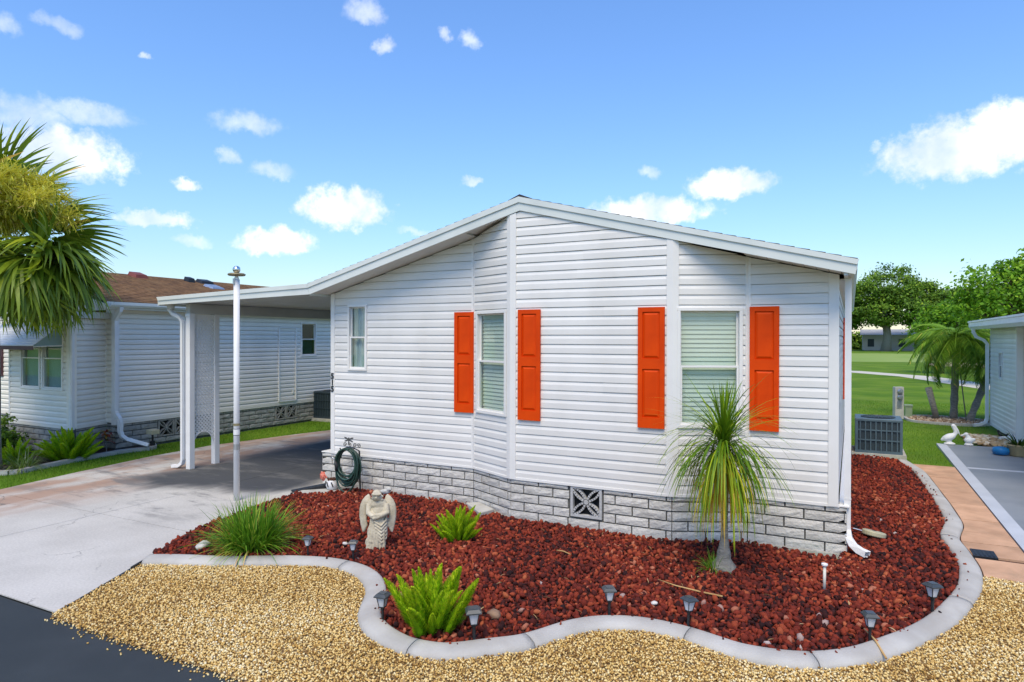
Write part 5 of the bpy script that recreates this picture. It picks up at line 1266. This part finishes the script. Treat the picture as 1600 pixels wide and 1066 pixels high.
M['strap_leaf'] = ramp_mat('strap_leaf', [(0, (.02, .06, .01, 1)), (.6, (.05, .12, .015, 1)), (1, (.12, .20, .03, 1))], rough=.5, translucent=.2)
link('leaves', np_mesh('leaves', V, F, M['strap_leaf'], R_, root_off(pl)), pl)
bb = MB().lathe([(.08, .012), (.13, .03), (.15, .10), (.13, .15), (.05, .17)], (9.58, 8.02, 0), 20); tag(bb.build('blue_bag', mat('blue_tarp', (.008, .12, .33, 1), (.012, .17, .42, 1), rough=.35, bump=1.0, bscale=8), smooth=True), 'crumpled bright blue bag beside the tan planter', 'bag')
# river-stone bed by the right building
RB = blob(9.75, 10.15, .52, .95, seed=8, wob=.08)
rbs = sheet('river_stone_bed', RB, -.010, M['gravel_soil'], label='bed of large tan river stones against the right-hand building')
sh = [np_mesh('river_stone', *rock_shape(42, 500+i, .12, (1, .8, .5)), ramp_mat('river_stone%d' % i, [(0, (.30, .19, .09, 1)), (.5, (.50, .36, .20, 1)), (1, (.68, .60, .46, 1))], attr=None)) for i in range(4)]
xx, yy = poisson_grid(RB, .10, rng)
for k, (x, y) in enumerate(zip(xx[:150], yy[:150])): o = link('river_stone', sh[k % 4], rbs); o.location = (x, y, .015); o.scale = (random.uniform(.05, .085),)*3; o.rotation_euler = (random.uniform(-.4, .4), random.uniform(-.4, .4), random.random()*6)
for lab, (x, y) in (('black bird ornament in the river stones', (10.0, 10.45)),):
    b = MB(); b.ell((x, y, .11), (.09, .05, .05), Matrix.Rotation(.4, 4, 'Y').to_quaternion()); b.ell((x-.07, y, .19), (.032, .03, .03)); b.tube([(x-.04, y, .13), (x-.07, y, .19)], .026, 8); b.tube([(x, y, .02), (x, y, .08)], .02, 6); b.tube([(x+.06, y, .1), (x+.13, y, .15)], [.03, .008], 6)
    e = empty('bird_ornament', (x, y, 0), lab, 'ornament'); remeshed(b, 'figure', M['black'], e, .010, 2)
wp = MB().tube([(9.85, 9.75, .13), (10.05, 9.85, .13)], .03, 8); wp.tube([(10.04, 9.85, .13), (10.04, 9.85, 0)], .03, 8); tag(wp.build('drain_pipe', M['white']), 'white elbow drain pipe in the river stones', 'pipe')
# small lamp sign by the left house
sgn = empty('yard_light', (-5.72, 1.02, 0), 'cream-topped low yard light beside the left house vent blocks', 'garden light')
MB().tube([(-5.72, 1.02, 0), (-5.72, 1.02, .25)], .02, 8).build('stake', M['black'], sgn)
MB().lathe([(.05, .02), (.05, .12), (.03, .13)], (-5.72, 1.02, 0), 10).build('base', M['black'], sgn)
MB().prism([(-5.83, .95), (-5.61, .93), (-5.60, 1.10), (-5.82, 1.12)], .27, .36).build('hood', M['cream'], sgn, bevel=.01)
# far white building across the course
fh = empty('clubhouse', (13.6, 139, 0), 'far white building under the oak trees beyond the golf green', 'building')
M['farwhite'] = mat('far_white_wall', (.48, .48, .47, 1), (.38, .38, .37, 1), rough=.7, scale=.3)
b = MB().box(9.0, 17.6, 138, 146, -.03, 3.0); b.build('wall', M['farwhite'], fh)
MB().add([(8.6, 137.6, 3.0), (18, 137.6, 3.0), (18, 146.4, 3.0), (8.6, 146.4, 3.0), (8.6, 142, 4.1), (18, 142, 4.1)], [(0, 1, 5, 4), (2, 3, 4, 5), (1, 2, 5), (3, 0, 4), (0, 3, 2, 1)]).build('roof', M['farwhite'], fh)
for x in (10.4, 13.0, 15.6):
    w = MB().box(x-.55, x+.55, 137.95, 138.0, .7 if x != 13.0 else 0, 2.2).build('window' if x != 13.0 else 'door', M['glass_dark'] if False else M['ac_dark'], fh)

# ================================================================== plants
r2 = np.random.default_rng(23)
M['fan'] = ramp_mat('fan_leaf', [(0, (0.0641, 0.1203, 0.0087, 1)), (.4, (0.1751, 0.2709, 0.0153, 1)), (.75, (0.3500, 0.4411, 0.0240, 1)), (.93, (0.6417, 0.5615, 0.0547, 1)), (1, (0.8000, 0.5014, 0.1094, 1))], rough=.45, spec=.4, translucent=.3)
M['bloom'] = ramp_mat('yellow_bloom', [(0, (0.3566, 0.3240, 0.0418, 1)), (.5, (0.6808, 0.6480, 0.0627, 1)), (.85, (0.8000, 0.7624, 0.1672, 1)), (1, (0.6484, 0.4575, 0.2509, 1))], rough=.8, translucent=.3)
M['grassy'] = ramp_mat('grassy_leaf', [(0, (0.0431, 0.1233, 0.0090, 1)), (.45, (0.1186, 0.2846, 0.0150, 1)), (.8, (0.2587, 0.4554, 0.0300, 1)), (.93, (0.6469, 0.5693, 0.0900, 1)), (1, (0.7762, 0.4934, 0.1950, 1))], rough=.5, translucent=.25)
M['pony'] = ramp_mat('ponytail_leaf', [(0, (0.0541, 0.1315, 0.0070, 1)), (.5, (0.1718, 0.3100, 0.0118, 1)), (.72, (0.3683, 0.4698, 0.0175, 1)), (.86, (0.8000, 0.5638, 0.0352, 1)), (1, (0.8000, 0.4886, 0.1057, 1))], rough=.45, translucent=.25)
M['foxtail'] = ramp_mat('foxtail_leaf', [(0, (0.1262, 0.2589, 0.0090, 1)), (.4, (0.3783, 0.6593, 0.0150, 1)), (.75, (0.6938, 0.8000, 0.0240, 1)), (1, (0.8000, 0.8000, 0.0900, 1))], rough=.6, translucent=.45)
M['oak'] = ramp_mat('oak_leaf', [(0, (0.0339, 0.0783, 0.0113, 1)), (.5, (0.0960, 0.1956, 0.0169, 1)), (.85, (0.2117, 0.3546, 0.0263, 1)), (1, (0.3668, 0.4891, 0.0564, 1))], rough=.6, translucent=.2)
M['bright_leaf'] = ramp_mat('bright_leaf', [(0, (0.0456, 0.1186, 0.0089, 1)), (.5, (0.1347, 0.3060, 0.0149, 1)), (.85, (0.2694, 0.4781, 0.0238, 1)), (1, (0.5387, 0.6311, 0.0446, 1))], rough=.55, translucent=.3)
M['date'] = ramp_mat('date_palm_leaf', [(0, (0.0467, 0.1230, 0.0108, 1)), (.5, (0.1304, 0.2732, 0.0189, 1)), (.85, (0.2608, 0.4269, 0.0338, 1)), (1, (0.5589, 0.4782, 0.0810, 1))], rough=.5, translucent=.25)
M['croton'] = ramp_mat('croton_leaf', [(0, (.05, .012, .012, 1)), (.35, (.35, .03, .015, 1)), (.6, (.55, .16, .02, 1)), (.8, (.5, .34, .05, 1)), (1, (.06, .12, .02, 1))], rough=.4, translucent=.2)

# ------------------------------------------------------------------ cabbage palm at the left edge
def fan_frond(seed, droop):
    r = np.random.default_rng(seed); n = 46; ang = np.linspace(-2.05, 2.05, n)+r.normal(0, .015, n)
    pet = .85; base = np.stack([pet+.05*np.cos(ang), .05*np.sin(ang), .02*np.abs(np.sin(ang))], 1)
    d = np.stack([np.cos(ang), np.sin(ang), .10+.16*np.abs(np.sin(ang))+r.normal(0, .05, n)], 1)
    L = (.98-.28*(np.abs(ang)/2.05)**2)*r.uniform(.88, 1.05, n)
    side = np.stack([-np.sin(ang), np.cos(ang), np.where(np.arange(n) % 2, .5, -.5)], 1); side /= np.linalg.norm(side, axis=1, keepdims=True)
    prof = lambda t: (.25+2.1*t if t < .38 else 1.05*(1-(t-.38)/.62)**.85)
    rnd = np.clip(r.beta(2.4, 2.6, n)*.85+.12*r.random(), 0, .96); rnd[r.random(n) < .03] = 1
    V, F, R_ = ribbons(base, d, L, .062, droop*r.uniform(.7, 1.4, n), 6, prof, side, rnd)
    t = np.linspace(0, 1, 6); P = [(pet*k+.03, 0, .06*math.sin(k*2.5)) for k in t]
    b = MB().tube([(0, 0, 0)]+P, [.030, .026, .022, .019, .017, .015, .012], 6, caps=False)
    PV = np.array(b.v); PF = np.array(b.f)
    return join([(V, F, R_), (PV, PF, np.full(len(PV), .62))])
PC = Vector((-5.80, -1.84, 3.80))
palm = empty('cabbage_palm', (PC.x, PC.y, -.03), 'fan-leaved palm with yellow flower sprays at the left edge', 'palm tree')
tp = [(PC.x+.05*math.sin(z*1.3), PC.y, z) for z in np.linspace(-.03, 3.75, 12)]
tr = MB().tube(tp, [.20, .17, .155, .15, .15, .15, .15, .155, .165, .18, .17, .10], 14); tr.build('trunk', M['bark_grey'], palm, smooth=True)
for k in range(26):   # old leaf bases
    a = k*2.4; z = 2.6+.04*k; MB().tube([(PC.x+.14*math.cos(a), PC.y+.14*math.sin(a), z), (PC.x+.24*math.cos(a), PC.y+.24*math.sin(a), z+.18)], [.05, .03], 5).build('leaf_base', M['bark_brown'], palm)
FV = [np_mesh('frond', *fan_frond(60+i, dr)[:2], M['fan'], fan_frond(60+i, dr)[2]) for i, dr in enumerate((.6, .9, 1.3, 1.7))]
off0 = Vector((0, 0, PC.z+.03))
specs = []
for k in range(34):
    az = k*2.39996+.4; t = k/33; el = 1.35-2.05*t**.85; specs.append((az, el))
# fronds reaching towards the street side in the picture
specs += [(-.15, -.42), (.25, -.30), (-.55, -.55), (.62, -.15), (.05, -.65), (-.9, -.35), (.1, -.12), (.45, -.55), (-1.2, -.5), (.30, -.08), (.75, -.38), (.52, -.28), (.2, -.5), (.9, -.2), (.6, -.6), (.4, .05)]
specs = [(a, e_) for a, e_ in specs if not (abs(((a+.05+math.pi) % (2*math.pi))-math.pi) < 1.0 and .0 < e_ < 1.15)]
for k, (az, el) in enumerate(specs):
    o = link('frond', FV[min(3, max(0, int((1.35-el)/2.25*4)))], palm)
    M3 = Matrix.Rotation(az, 4, 'Z') @ Matrix.Rotation(-el, 4, 'Y') @ Matrix.Rotation(r2.normal(0, .45), 4, 'X')
    s = r2.uniform(1.05, 1.24)
    o.matrix_local = Matrix.Translation(off0+Vector((.10*math.cos(az), .10*math.sin(az), .06*el))) @ M3 @ Matrix.Scale(s, 4)
def bloom_mesh(seed):
    r = np.random.default_rng(seed); nb = 13; parts = []
    rach = np.array([(t*1.15, 0, .55*t-.75*t*t) for t in np.linspace(0, 1, nb)])
    b = MB().tube([tuple(p) for p in rach], [.016*(1-.6*k/nb) for k in range(nb)], 5, caps=False); parts.append((np.array(b.v), np.array(b.f), np.full(len(b.v), .8)))
    for k in range(3, nb):
        m = 46; base = np.repeat(rach[k][None], m, 0)+r.normal(0, .018, (m, 3)); d = r.normal(0, 1, (m, 3)); d[:, 2] -= .15; d[:, 0] += .35
        parts.append(ribbons(base, d, r.uniform(.10, .27, m), .012, .5, 3, lambda t: 1-.5*t, rnd=np.clip(r.beta(2, 1.8, m), 0, 1)))
        m = 60; base = np.repeat(rach[k][None], m, 0)+r.normal(0, .085, (m, 3)); d = r.normal(0, 1, (m, 3))
        parts.append(ribbons(base, d, r.uniform(.03, .07, m), .016, .3, 2, lambda t: 1-.4*t, rnd=np.clip(r.beta(2, 1.5, m), 0, 1)))
    return join(parts)
BV = [np_mesh('flower_spray', *bloom_mesh(80+i)[:2], M['bloom'], bloom_mesh(80+i)[2]) for i in range(2)]
for k, (az, el, s) in enumerate(((-.35, 1.15, 1.0), (.15, 1.0, 1.0), (.6, 1.2, .9), (-.8, .9, 1.0), (-.05, .8, 1.1), (.35, .65, 1.0), (-1.3, .9, .9), (2.4, .9, 1), (.0, 1.5, .9), (.5, 1.6, .8), (.25, 1.3, 1.0), (-.2, 1.35, 1.0), (.75, .9, .85))):
    o = link('flower_spray', BV[k % 2], palm); o.matrix_local = Matrix.Translation(off0+Vector((0, 0, .05))) @ Matrix.Rotation(az, 4, 'Z') @ Matrix.Rotation(-el*.62, 4, 'Y') @ Matrix.Scale(s*1.32, 4)

# ------------------------------------------------------------------ ponytail palm
px, py = 5.904, -1.048
pony = empty('ponytail_palm', (px, py, 0), 'ponytail palm with swollen base and drooping strap leaves before the right window', 'palm tree')
tr = MB(); tz = [(-.03, .122), (.02, .126), (.06, .118), (.10, .085), (.13, .066), (.18, .066), (.24, .050), (.34, .036), (.5, .030), (.7, .028), (.9, .027), (1.06, .026), (1.22, .024)]
tr.tube([(px+.012*math.sin(z*3), py, z) for z, _ in tz], [r for _, r in tz], 16); tr.build('trunk', M['bark_grey'], pony, smooth=True)
parts = []
def crown(n, z0, z1, el0, el1, L0, L1, dr0, dr1, rn0, rn1, w=.013, S_=9):
    a = r2.uniform(0, 6.283, n); el = r2.uniform(el0, el1, n); z = r2.uniform(z0, z1, n)
    parts.append(ribbons(np.stack([px+.02*np.cos(a), py+.02*np.sin(a), z], 1), np.stack([np.cos(a)*np.cos(el), np.sin(a)*np.cos(el), np.sin(el)], 1), r2.uniform(L0, L1, n), w*r2.uniform(.75, 1.2, n), r2.uniform(dr0, dr1, n), S_, lambda t: min(1, .6+t*2)*(1-t)**.45, rnd=r2.uniform(rn0, rn1, n)))
crown(44, 1.24, 1.32, 1.28, 1.55, .36, .60, .02, .25, .15, .6, .018)
crown(90, 1.20, 1.32, .70, 1.25, .58, .88, .8, 1.8, .1, .70, .019)
crown(160, 1.08, 1.29, .25, 1.0, .60, .95, 1.6, 3.2, .08, .72, .019)
crown(140, 1.00, 1.20, -.05, .65, .50, .84, 2.2, 4.6, .25, .82, .018)
crown(150, .96, 1.12, -.3, .45, .45, .82, 3.2, 7, .74, 1.0, .013)
crown(60, 1.0, 1.15, .1, .6, .6, .95, 3.0, 6, .6, .9, .014)
V, F, R_ = join(parts); link('crown', np_mesh('crown', V, F, M['pony'], R_, root_off(pony)), pony)
def tuft(name, lab, cat, x, y, z, n, L0, L1, el0, el1, dr0, dr1, rad, w, m, rn=(0, .9), dry=0, S_=6, group=None):
    a = r2.uniform(0, 6.283, n); el = r2.uniform(el0, el1, n); q = rad*np.sqrt(r2.random(n)); a2 = a+r2.normal(0, .6, n)
    rn_ = r2.uniform(rn[0], rn[1], n)
    P = [ribbons(np.stack([x+q*np.cos(a2), y+q*np.sin(a2), np.full(n, z)], 1), np.stack([np.cos(a)*np.cos(el), np.sin(a)*np.cos(el), np.sin(el)], 1), r2.uniform(L0, L1, n), w*r2.uniform(.7, 1.2, n), r2.uniform(dr0, dr1, n), S_, rnd=rn_)]
    if dry:
        a = r2.uniform(0, 6.283, dry); el = r2.uniform(-.05, .6, dry)
        P.append(ribbons(np.stack([x+rad*.8*np.cos(a), y+rad*.8*np.sin(a), np.full(dry, z+.03)], 1), np.stack([np.cos(a)*np.cos(el), np.sin(a)*np.cos(el), np.sin(el)], 1), r2.uniform(L0*.7, L1*.85, dry), w*.9, r2.uniform(1.2, 3.0, dry), S_, rnd=r2.uniform(.93, 1, dry)))
    V, F, R_ = join(P); e = empty(name, (x, y, z), lab, cat, group); link('blades', np_mesh('blades', V, F, m, R_, Vector((x, y, z))), e); return e
tuft('lily_turf', 'spiky green grass clump at the left end of the lava bed', 'grass plant', 1.40, -2.72, .02, 640, .38, .62, .68, 1.5, .45, 1.5, .20, .019, M['grassy'], (.1, .90), 110)
tuft('small_tuft', 'small tuft of grass at the foot of the ponytail palm', 'grass plant', 5.815, -1.12, .02, 150, .10, .24, .5, 1.5, .5, 1.8, .05, .007, M['grassy'], (.2, .92), 20)
tuft('spider_grass', 'pale variegated grass plant in the left neighbour bed', 'grass plant', -5.62, -1.42, -.01, 260, .28, .52, .25, 1.4, .8, 2.2, .12, .017, ramp_mat('pale_grass', [(0, (.10, .18, .02, 1)), (.6, (.26, .36, .06, 1)), (1, (.50, .52, .30, 1))], rough=.6, translucent=.25), (0, 1), 30)

# ------------------------------------------------------------------ foxtail ferns
def plume(seed, needles=780):
    r = np.random.default_rng(seed); bend = r.uniform(.05, .2); t = np.linspace(0, 1, 9)
    ax = np.stack([bend*t**2, np.zeros(9), t], 1); pr = lambda s: .098*np.clip(s*4+.30, 0, 1)*(1-s**1.9)**.75+.003
    b = MB().tube([tuple(p) for p in ax], [float(pr(s)*.50) for s in t], 8); parts = [(np.array(b.v), np.array([f for f in b.f if len(f) == 4]), np.repeat(.25+.5*t, 8))]
    s = r.random(needles)**.85; a = r.uniform(0, 6.283, needles); c = np.stack([bend*s**2, 0*s, s], 1); d = np.stack([np.cos(a), np.sin(a), .95+.8*s], 1)
    parts.append(ribbons(c+.35*pr(s)[:, None]*np.stack([np.cos(a), np.sin(a), 0*a], 1), d, pr(s)*1.15+.012, .0115, -.2, 2, lambda q: 1-.6*q, rnd=np.clip(.10+.60*s+r.normal(0, .24, needles), 0, 1)))
    return join(parts)
PLM = [np_mesh('plume', *plume(90+i)[:2], M['foxtail'], plume(90+i)[2]) for i in range(5)]
def foxtail(lab, x, y, z, n, L0, L1, spread, seed, rad=.10, thick=1.0, inner=.12):
    r = np.random.default_rng(seed); e = empty('foxtail_fern', (x, y, z), lab, 'fern')
    for k in range(n):
        az = k*2.4+r.normal(0, .3); t = (k+.5)/n; tilt = inner+spread*t**.9+r.normal(0, .05); L = L0+(L1-L0)*r.random(); L *= 1-.22*t
        o = link('plume', PLM[k % 5], e); q = rad*t
        wd = thick*r.uniform(.9, 1.2)
        o.matrix_local = Matrix.Translation((q*math.cos(az), q*math.sin(az), -.01)) @ Matrix.Rotation(az, 4, 'Z') @ Matrix.Rotation(tilt, 4, 'Y') @ Matrix.Diagonal((L*wd, L*wd, L, 1))
foxtail('large bright green foxtail fern in the front curve of the kerb', 4.15, -3.44, .01, 30, .36, .56, .36, 3, .16, 1.2)
foxtail('small bright green foxtail fern in the middle of the lava bed', 3.14, -1.43, .01, 26, .27, .42, .55, 4, .12, 1.3)
foxtail('large dense foxtail fern beside the left neighbour bay', -5.85, -.52, -.01, 34, .50, .72, .85, 5, .20, 1.25)
foxtail('light green foxtail fern at the far left of the mulch bed', -6.28, -1.22, -.01, 22, .38, .52, .70, 6, .14, 1.2)

# ------------------------------------------------------------------ leafy things
def leaf_cloud(blobs, n, size, r, m_clump=34, spread=.26, up=.35):
    """blobs: (centre, radii). Leaves gather in clumps over the blob surfaces."""
    C_, W = [], np.array([b[1][0]*b[1][1]+b[1][0]*b[1][2] for b in blobs]); W = W/W.sum(); P, Nn = [], []
    rn = []
    for (c, rad), w in zip(blobs, W):
        k = max(6, int(m_clump)); d = r.normal(size=(k, 3)); d[:, 2] += .15; d /= np.linalg.norm(d, axis=1, keepdims=True)
        cc = np.array(c)+d*np.array(rad)*r.uniform(.62, 1.02, (k, 1)); nn = int(n*w); q = r.integers(0, k, nn)
        cb = r.normal(0, .10, k)
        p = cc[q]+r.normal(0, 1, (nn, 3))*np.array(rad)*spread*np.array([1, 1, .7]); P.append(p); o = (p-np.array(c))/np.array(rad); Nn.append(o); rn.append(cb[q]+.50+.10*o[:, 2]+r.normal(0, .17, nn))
    P = np.concatenate(P); Nn = np.concatenate(Nn); rn = np.clip(np.concatenate(rn), 0, 1)
    nrm = Nn*.5+r.normal(0, .55, P.shape)+np.array([0, 0, up]); nrm /= np.linalg.norm(nrm, axis=1, keepdims=True)
    t1 = np.cross(nrm, r.normal(size=P.shape)); t1 /= np.linalg.norm(t1, axis=1, keepdims=True); t2 = np.cross(nrm, t1)
    s = size*r.uniform(.6, 1.3, (len(P), 1)); V = np.stack([P-t1*s, P-t2*s*.55, P+t1*s, P+t2*s*.55], 1).reshape(-1, 3); F = np.arange(len(V)).reshape(-1, 4)
    return V, F, np.repeat(rn, 4)
def tree(name, lab, x, y, h, tr_r, blobs, n, size, m, bark, seed, group=None, clump=34, spread=.26, cat='tree'):
    r = np.random.default_rng(seed); e = empty(name, (x, y, -.03), lab, cat, group)
    b = MB(); fork = h*.34
    b.tube([(x, y, -.1), (x+.02*h, y, fork*.5), (x, y, fork)], [tr_r*1.25, tr_r*.9, tr_r*.8], 9)
    for (c, rad) in blobs:
        mid = ((x+c[0])/2+r.normal(0, .03*h), (y+c[1])/2, fork+(c[2]-fork)*.55); b.tube([(x, y, fork*.85), mid, tuple(c)], [tr_r*.6, tr_r*.4, tr_r*.15], 6)
        for k in range(5):
            d = r.normal(size=3); d /= np.linalg.norm(d); d[2] = abs(d[2])*.6; q = np.array(c)+d*np.array(rad)*.95; b.tube([mid, tuple((np.array(mid)+q)/2+r.normal(0, .02*h, 3)), tuple(q)], [tr_r*.3, tr_r*.18, tr_r*.05], 5)
    b.build('trunk', bark, e, smooth=True)
    V, F, R_ = leaf_cloud(blobs, n, size, r, clump, spread); link('crown', np_mesh('crown', V, F, m, R_, root_off(e)), e); return e
tree('oak_tree', 'tall spreading oak beyond the golf green, just right of the house', 12.6, 130, 15, .75, [((9.5, 130, 9.5), (5.0, 5, 4.2)), ((13.5, 130, 11.5), (4.6, 5, 3.8)), ((16.0, 129, 8.2), (4.2, 4, 3.5)), ((6.5, 131, 7.2), (4.2, 4, 3.2)), ((12.0, 127, 7.0), (4.5, 3.5, 2.6))], 26000, .24, M['oak'], M['bark_grey'], 1, 'oaks beyond the green', 40, .165)
tree('oak_tree', 'rounded oak behind the palm cluster beyond the golf green', 20.0, 133, 13, .65, [((18.6, 133, 9.2), (4.2, 4, 3.4)), ((22.6, 133, 8.0), (4.0, 4, 3.4)), ((20.0, 131, 6.4), (4.6, 4, 2.8)), ((25.5, 134, 6.5), (3.2, 4, 3.0))], 21000, .24, M['oak'], M['bark_grey'], 2, 'oaks beyond the green', 40, .165)
tree('oak_tree', 'oak mostly hidden behind the right wall of the white house', 1.5, 134, 14, .7, [((-1.5, 134, 9.0), (5, 5, 4)), ((4.0, 133, 8.4), (4.2, 5, 3.8)), ((1.5, 132, 11), (4, 4, 3))], 7000, .36, M['oak'], M['bark_grey'], 3, 'oaks beyond the green', 36, .22)
tree('oak_tree', 'far oak at the right edge behind the bright leafy tree', 33.5, 138, 13, .65, [((31, 138, 8.6), (5, 5, 4)), ((36, 138, 8), (5, 5, 4)), ((29, 139, 6), (4, 4, 3.4))], 6000, .36, M['oak'], M['bark_grey'], 4, 'oaks beyond the green', 36, .22)
V, F, R_ = join([leaf_cloud([((x, 152+3*math.sin(x), 1.8), (5.5, 3, 2.6+.8*math.sin(x*.9)))], 1500, .36, r2, 26) for x in np.arange(-30, 60, 7.0)])
tag(link('far_wood', np_mesh('far_wood', V, F, M['oak'], R_)), 'dark line of undergrowth beyond the golf course', 'trees', kind='stuff')
tree('leafy_tree', 'bright green leafy tree rising behind the right-hand building', 14.6, 31.5, 6.6, .22, [((13.4, 31.5, 4.5), (1.7, 1.6, 1.3)), ((15.4, 31.5, 5.0), (1.8, 1.8, 1.35)), ((14.4, 30.6, 3.7), (1.9, 1.4, 1.1)), ((16.6, 32, 4.2), (1.7, 1.6, 1.4)), ((12.4, 31.8, 3.8), (1.0, 1.2, .9)), ((14.9, 31.6, 6.0), (.9, .9, .55)), ((13.7, 31.6, 5.6), (.6, .6, .5))], 13000, .105, M['bright_leaf'], M['bark_brown'], 5, None, 30, .24)
tree('shrub_tree', 'yellow-green shrub between the oaks and the palm cluster', 12.3, 44, 4.6, .14, [((11.9, 44, 3.2), (1.3, 1.2, 1.2)), ((13.0, 44, 3.6), (1.2, 1.2, 1.1)), ((12.4, 43.6, 2.2), (1.4, 1.1, .9))], 4200, .12, M['bright_leaf'], M['bark_brown'], 6, None, 26, .26)
e = empty('flowering_bush', (-7.62, -.92, -.03), 'dark green rounded bush at the far left beside the bay', 'bush')
V, F, R_ = leaf_cloud([((-7.62, -.92, .36), (.48, .42, .36)), ((-7.38, -.95, .24), (.30, .28, .24))], 2600, .035, r2, 40, .16); link('foliage', np_mesh('foliage', V, F, M['oak'], R_, root_off(e)), e)
MB().tube([(-7.62, -.92, -.03), (-7.62, -.92, .3)], .03, 6).build('stem', M['bark_brown'], e)
e = empty('croton', (-5.98, .24, -.01), 'small croton with orange and red leaves beside the left downspout', 'plant')
MB().tube([(-5.98, .24, -.02), (-6.0, .24, .18), (-5.96, .23, .36)], .010, 5).build('stem', M['bark_grey'], e); MB().tube([(-6.0, .24, .10), (-6.08, .20, .26)], .008, 5).build('stem', M['bark_grey'], e)
n = 44; a = r2.uniform(0, 6.28, n); el = r2.uniform(-.1, 1.1, n); zz = r2.uniform(.22, .42, n)
V, F, R_ = ribbons(np.stack([-5.99+.03*np.cos(a), .235+.03*np.sin(a), zz], 1), np.stack([np.cos(a)*np.cos(el), np.sin(a)*np.cos(el), np.sin(el)], 1), r2.uniform(.10, .2, n), .045, 1.0, 4); link('leaves', np_mesh('leaves', V, F, M['croton'], R_, root_off(e)), e)

# ------------------------------------------------------------------ date palms on the back lawn
def feather(seed, L=1.25, nl=44):
    r = np.random.default_rng(seed); t = np.linspace(0, 1, 14); x = L*(t-.18*t**2.5); z = L*(.30*t-.85*t**2.3); rach = np.stack([x, 0*x, z], 1); tan = np.gradient(rach, axis=0); tan /= np.linalg.norm(tan, axis=1, keepdims=True)
    b = MB().tube([tuple(p) for p in rach], [.014*(1-.75*k) for k in t], 5, caps=False); parts = [(np.array(b.v), np.array(b.f), np.full(len(b.v), .7))]
    for s in (-1, 1):
        u = np.linspace(.10, .99, nl)+r.normal(0, .006, nl); c = np.stack([np.interp(u, t, rach[:, k]) for k in range(3)], 1); tg = np.stack([np.interp(u, t, tan[:, k]) for k in range(3)], 1)
        d = tg*.75+np.array([0, s*1.0, 0])+np.array([0, 0, .18]); Ls = .34*np.sin(np.pi*(.12+.80*u))**.7*r.uniform(.85, 1.1, nl)
        parts.append(ribbons(c, d, Ls, .022, 1.0, 4, lambda q: min(1, .5+q*3)*(1-q)**.6, rnd=np.clip(r.beta(2, 2, nl), 0, 1)))
    return join(parts)
FM = [np_mesh('frond', *feather(120+i)[:2], M['date'], feather(120+i)[2]) for i in range(3)]
def date_palm(lab, base, top, nf, s0, seed, tr_r=.09):
    r = np.random.default_rng(seed); e = empty('date_palm', (base[0], base[1], -.03), lab, 'palm tree', 'palms on the back lawn')
    b = MB(); P = [tuple(np.array((base[0], base[1], -.06))*(1-t)+np.array(top)*t) for t in np.linspace(0, 1, 12)]; b.tube(P, [tr_r*(1.15 if k % 2 else .95) for k in range(12)], 9); b.build('trunk', M['bark_grey'], e, smooth=True)
    for k in range(nf):
        az = k*2.39996; el = 1.25-1.75*(k/nf)**.9; o = link('frond', FM[k % 3], e)
        o.matrix_local = Matrix.Translation(Vector(top)-e.location) @ Matrix.Rotation(az, 4, 'Z') @ Matrix.Rotation(-el*.85+.25, 4, 'Y') @ Matrix.Rotation(r.normal(0, .25), 4, 'X') @ Matrix.Scale(s0*r.uniform(.88, 1.12), 4)
    return e
date_palm('feathery date palm with arching fronds in the mulch ring on the back lawn', (9.56, 14.48), (9.62, 14.48, 2.2), 60, 1.08, 1)
date_palm('second date palm with a leaning trunk beside the right-hand building', (9.86, 14.15), (10.55, 14.75, 1.75), 26, .85, 2, .085)
st_ = empty('palm_stump', (9.15, 14.28, -.03), 'bare leaning palm stump left of the date palms', 'stump')
MB().tube([(9.15, 14.28, -.06), (9.06, 14.25, .35), (8.93, 14.2, .88)], [.085, .078, .088], 10).build('trunk', M['bark_grey'], st_, smooth=True)
tag(MB().tube([(9.80, 14.0, -.04), (9.66, 14.05, 1.3)], .015, 6).build('support_stake', M['patina']), 'thin dark stake propped in the palm mulch ring', 'stake')
PB = blob(9.35, 14.05, 1.05, .95, seed=4, wob=.08); pb = sheet('palm_mulch_ring', PB, -.015, M['gravel_soil'], label='oval mulch ring around the date palms')
xx, yy = poisson_grid(PB, .07, r2); V, F, R_ = scatter_mesh(np.stack([xx, yy, np.full(len(xx), .005)], 1), r2.uniform(.025, .05, len(xx)), shapesA, r2, r2.random(len(xx)))
tag(link('mulch_chips', np_mesh('mulch_chips', V, F, ramp_mat('mulch_chip', [(0, (.16, .09, .05, 1)), (.6, (.34, .24, .15, 1)), (1, (.55, .47, .36, 1))]), R_), pb), kind='stuff')
pk = MB(); pe_ = PB+[PB[0]]
for a, b in zip(pe_[:-1], pe_[1:]): fr = Frame(a, b); pk.box(0, fr.L+.004, -.04, .04, -.05, .03, fr)
tag(pk.build('ring_kerb', M['kerb']), 'low kerb around the palm mulch ring', 'garden edging')
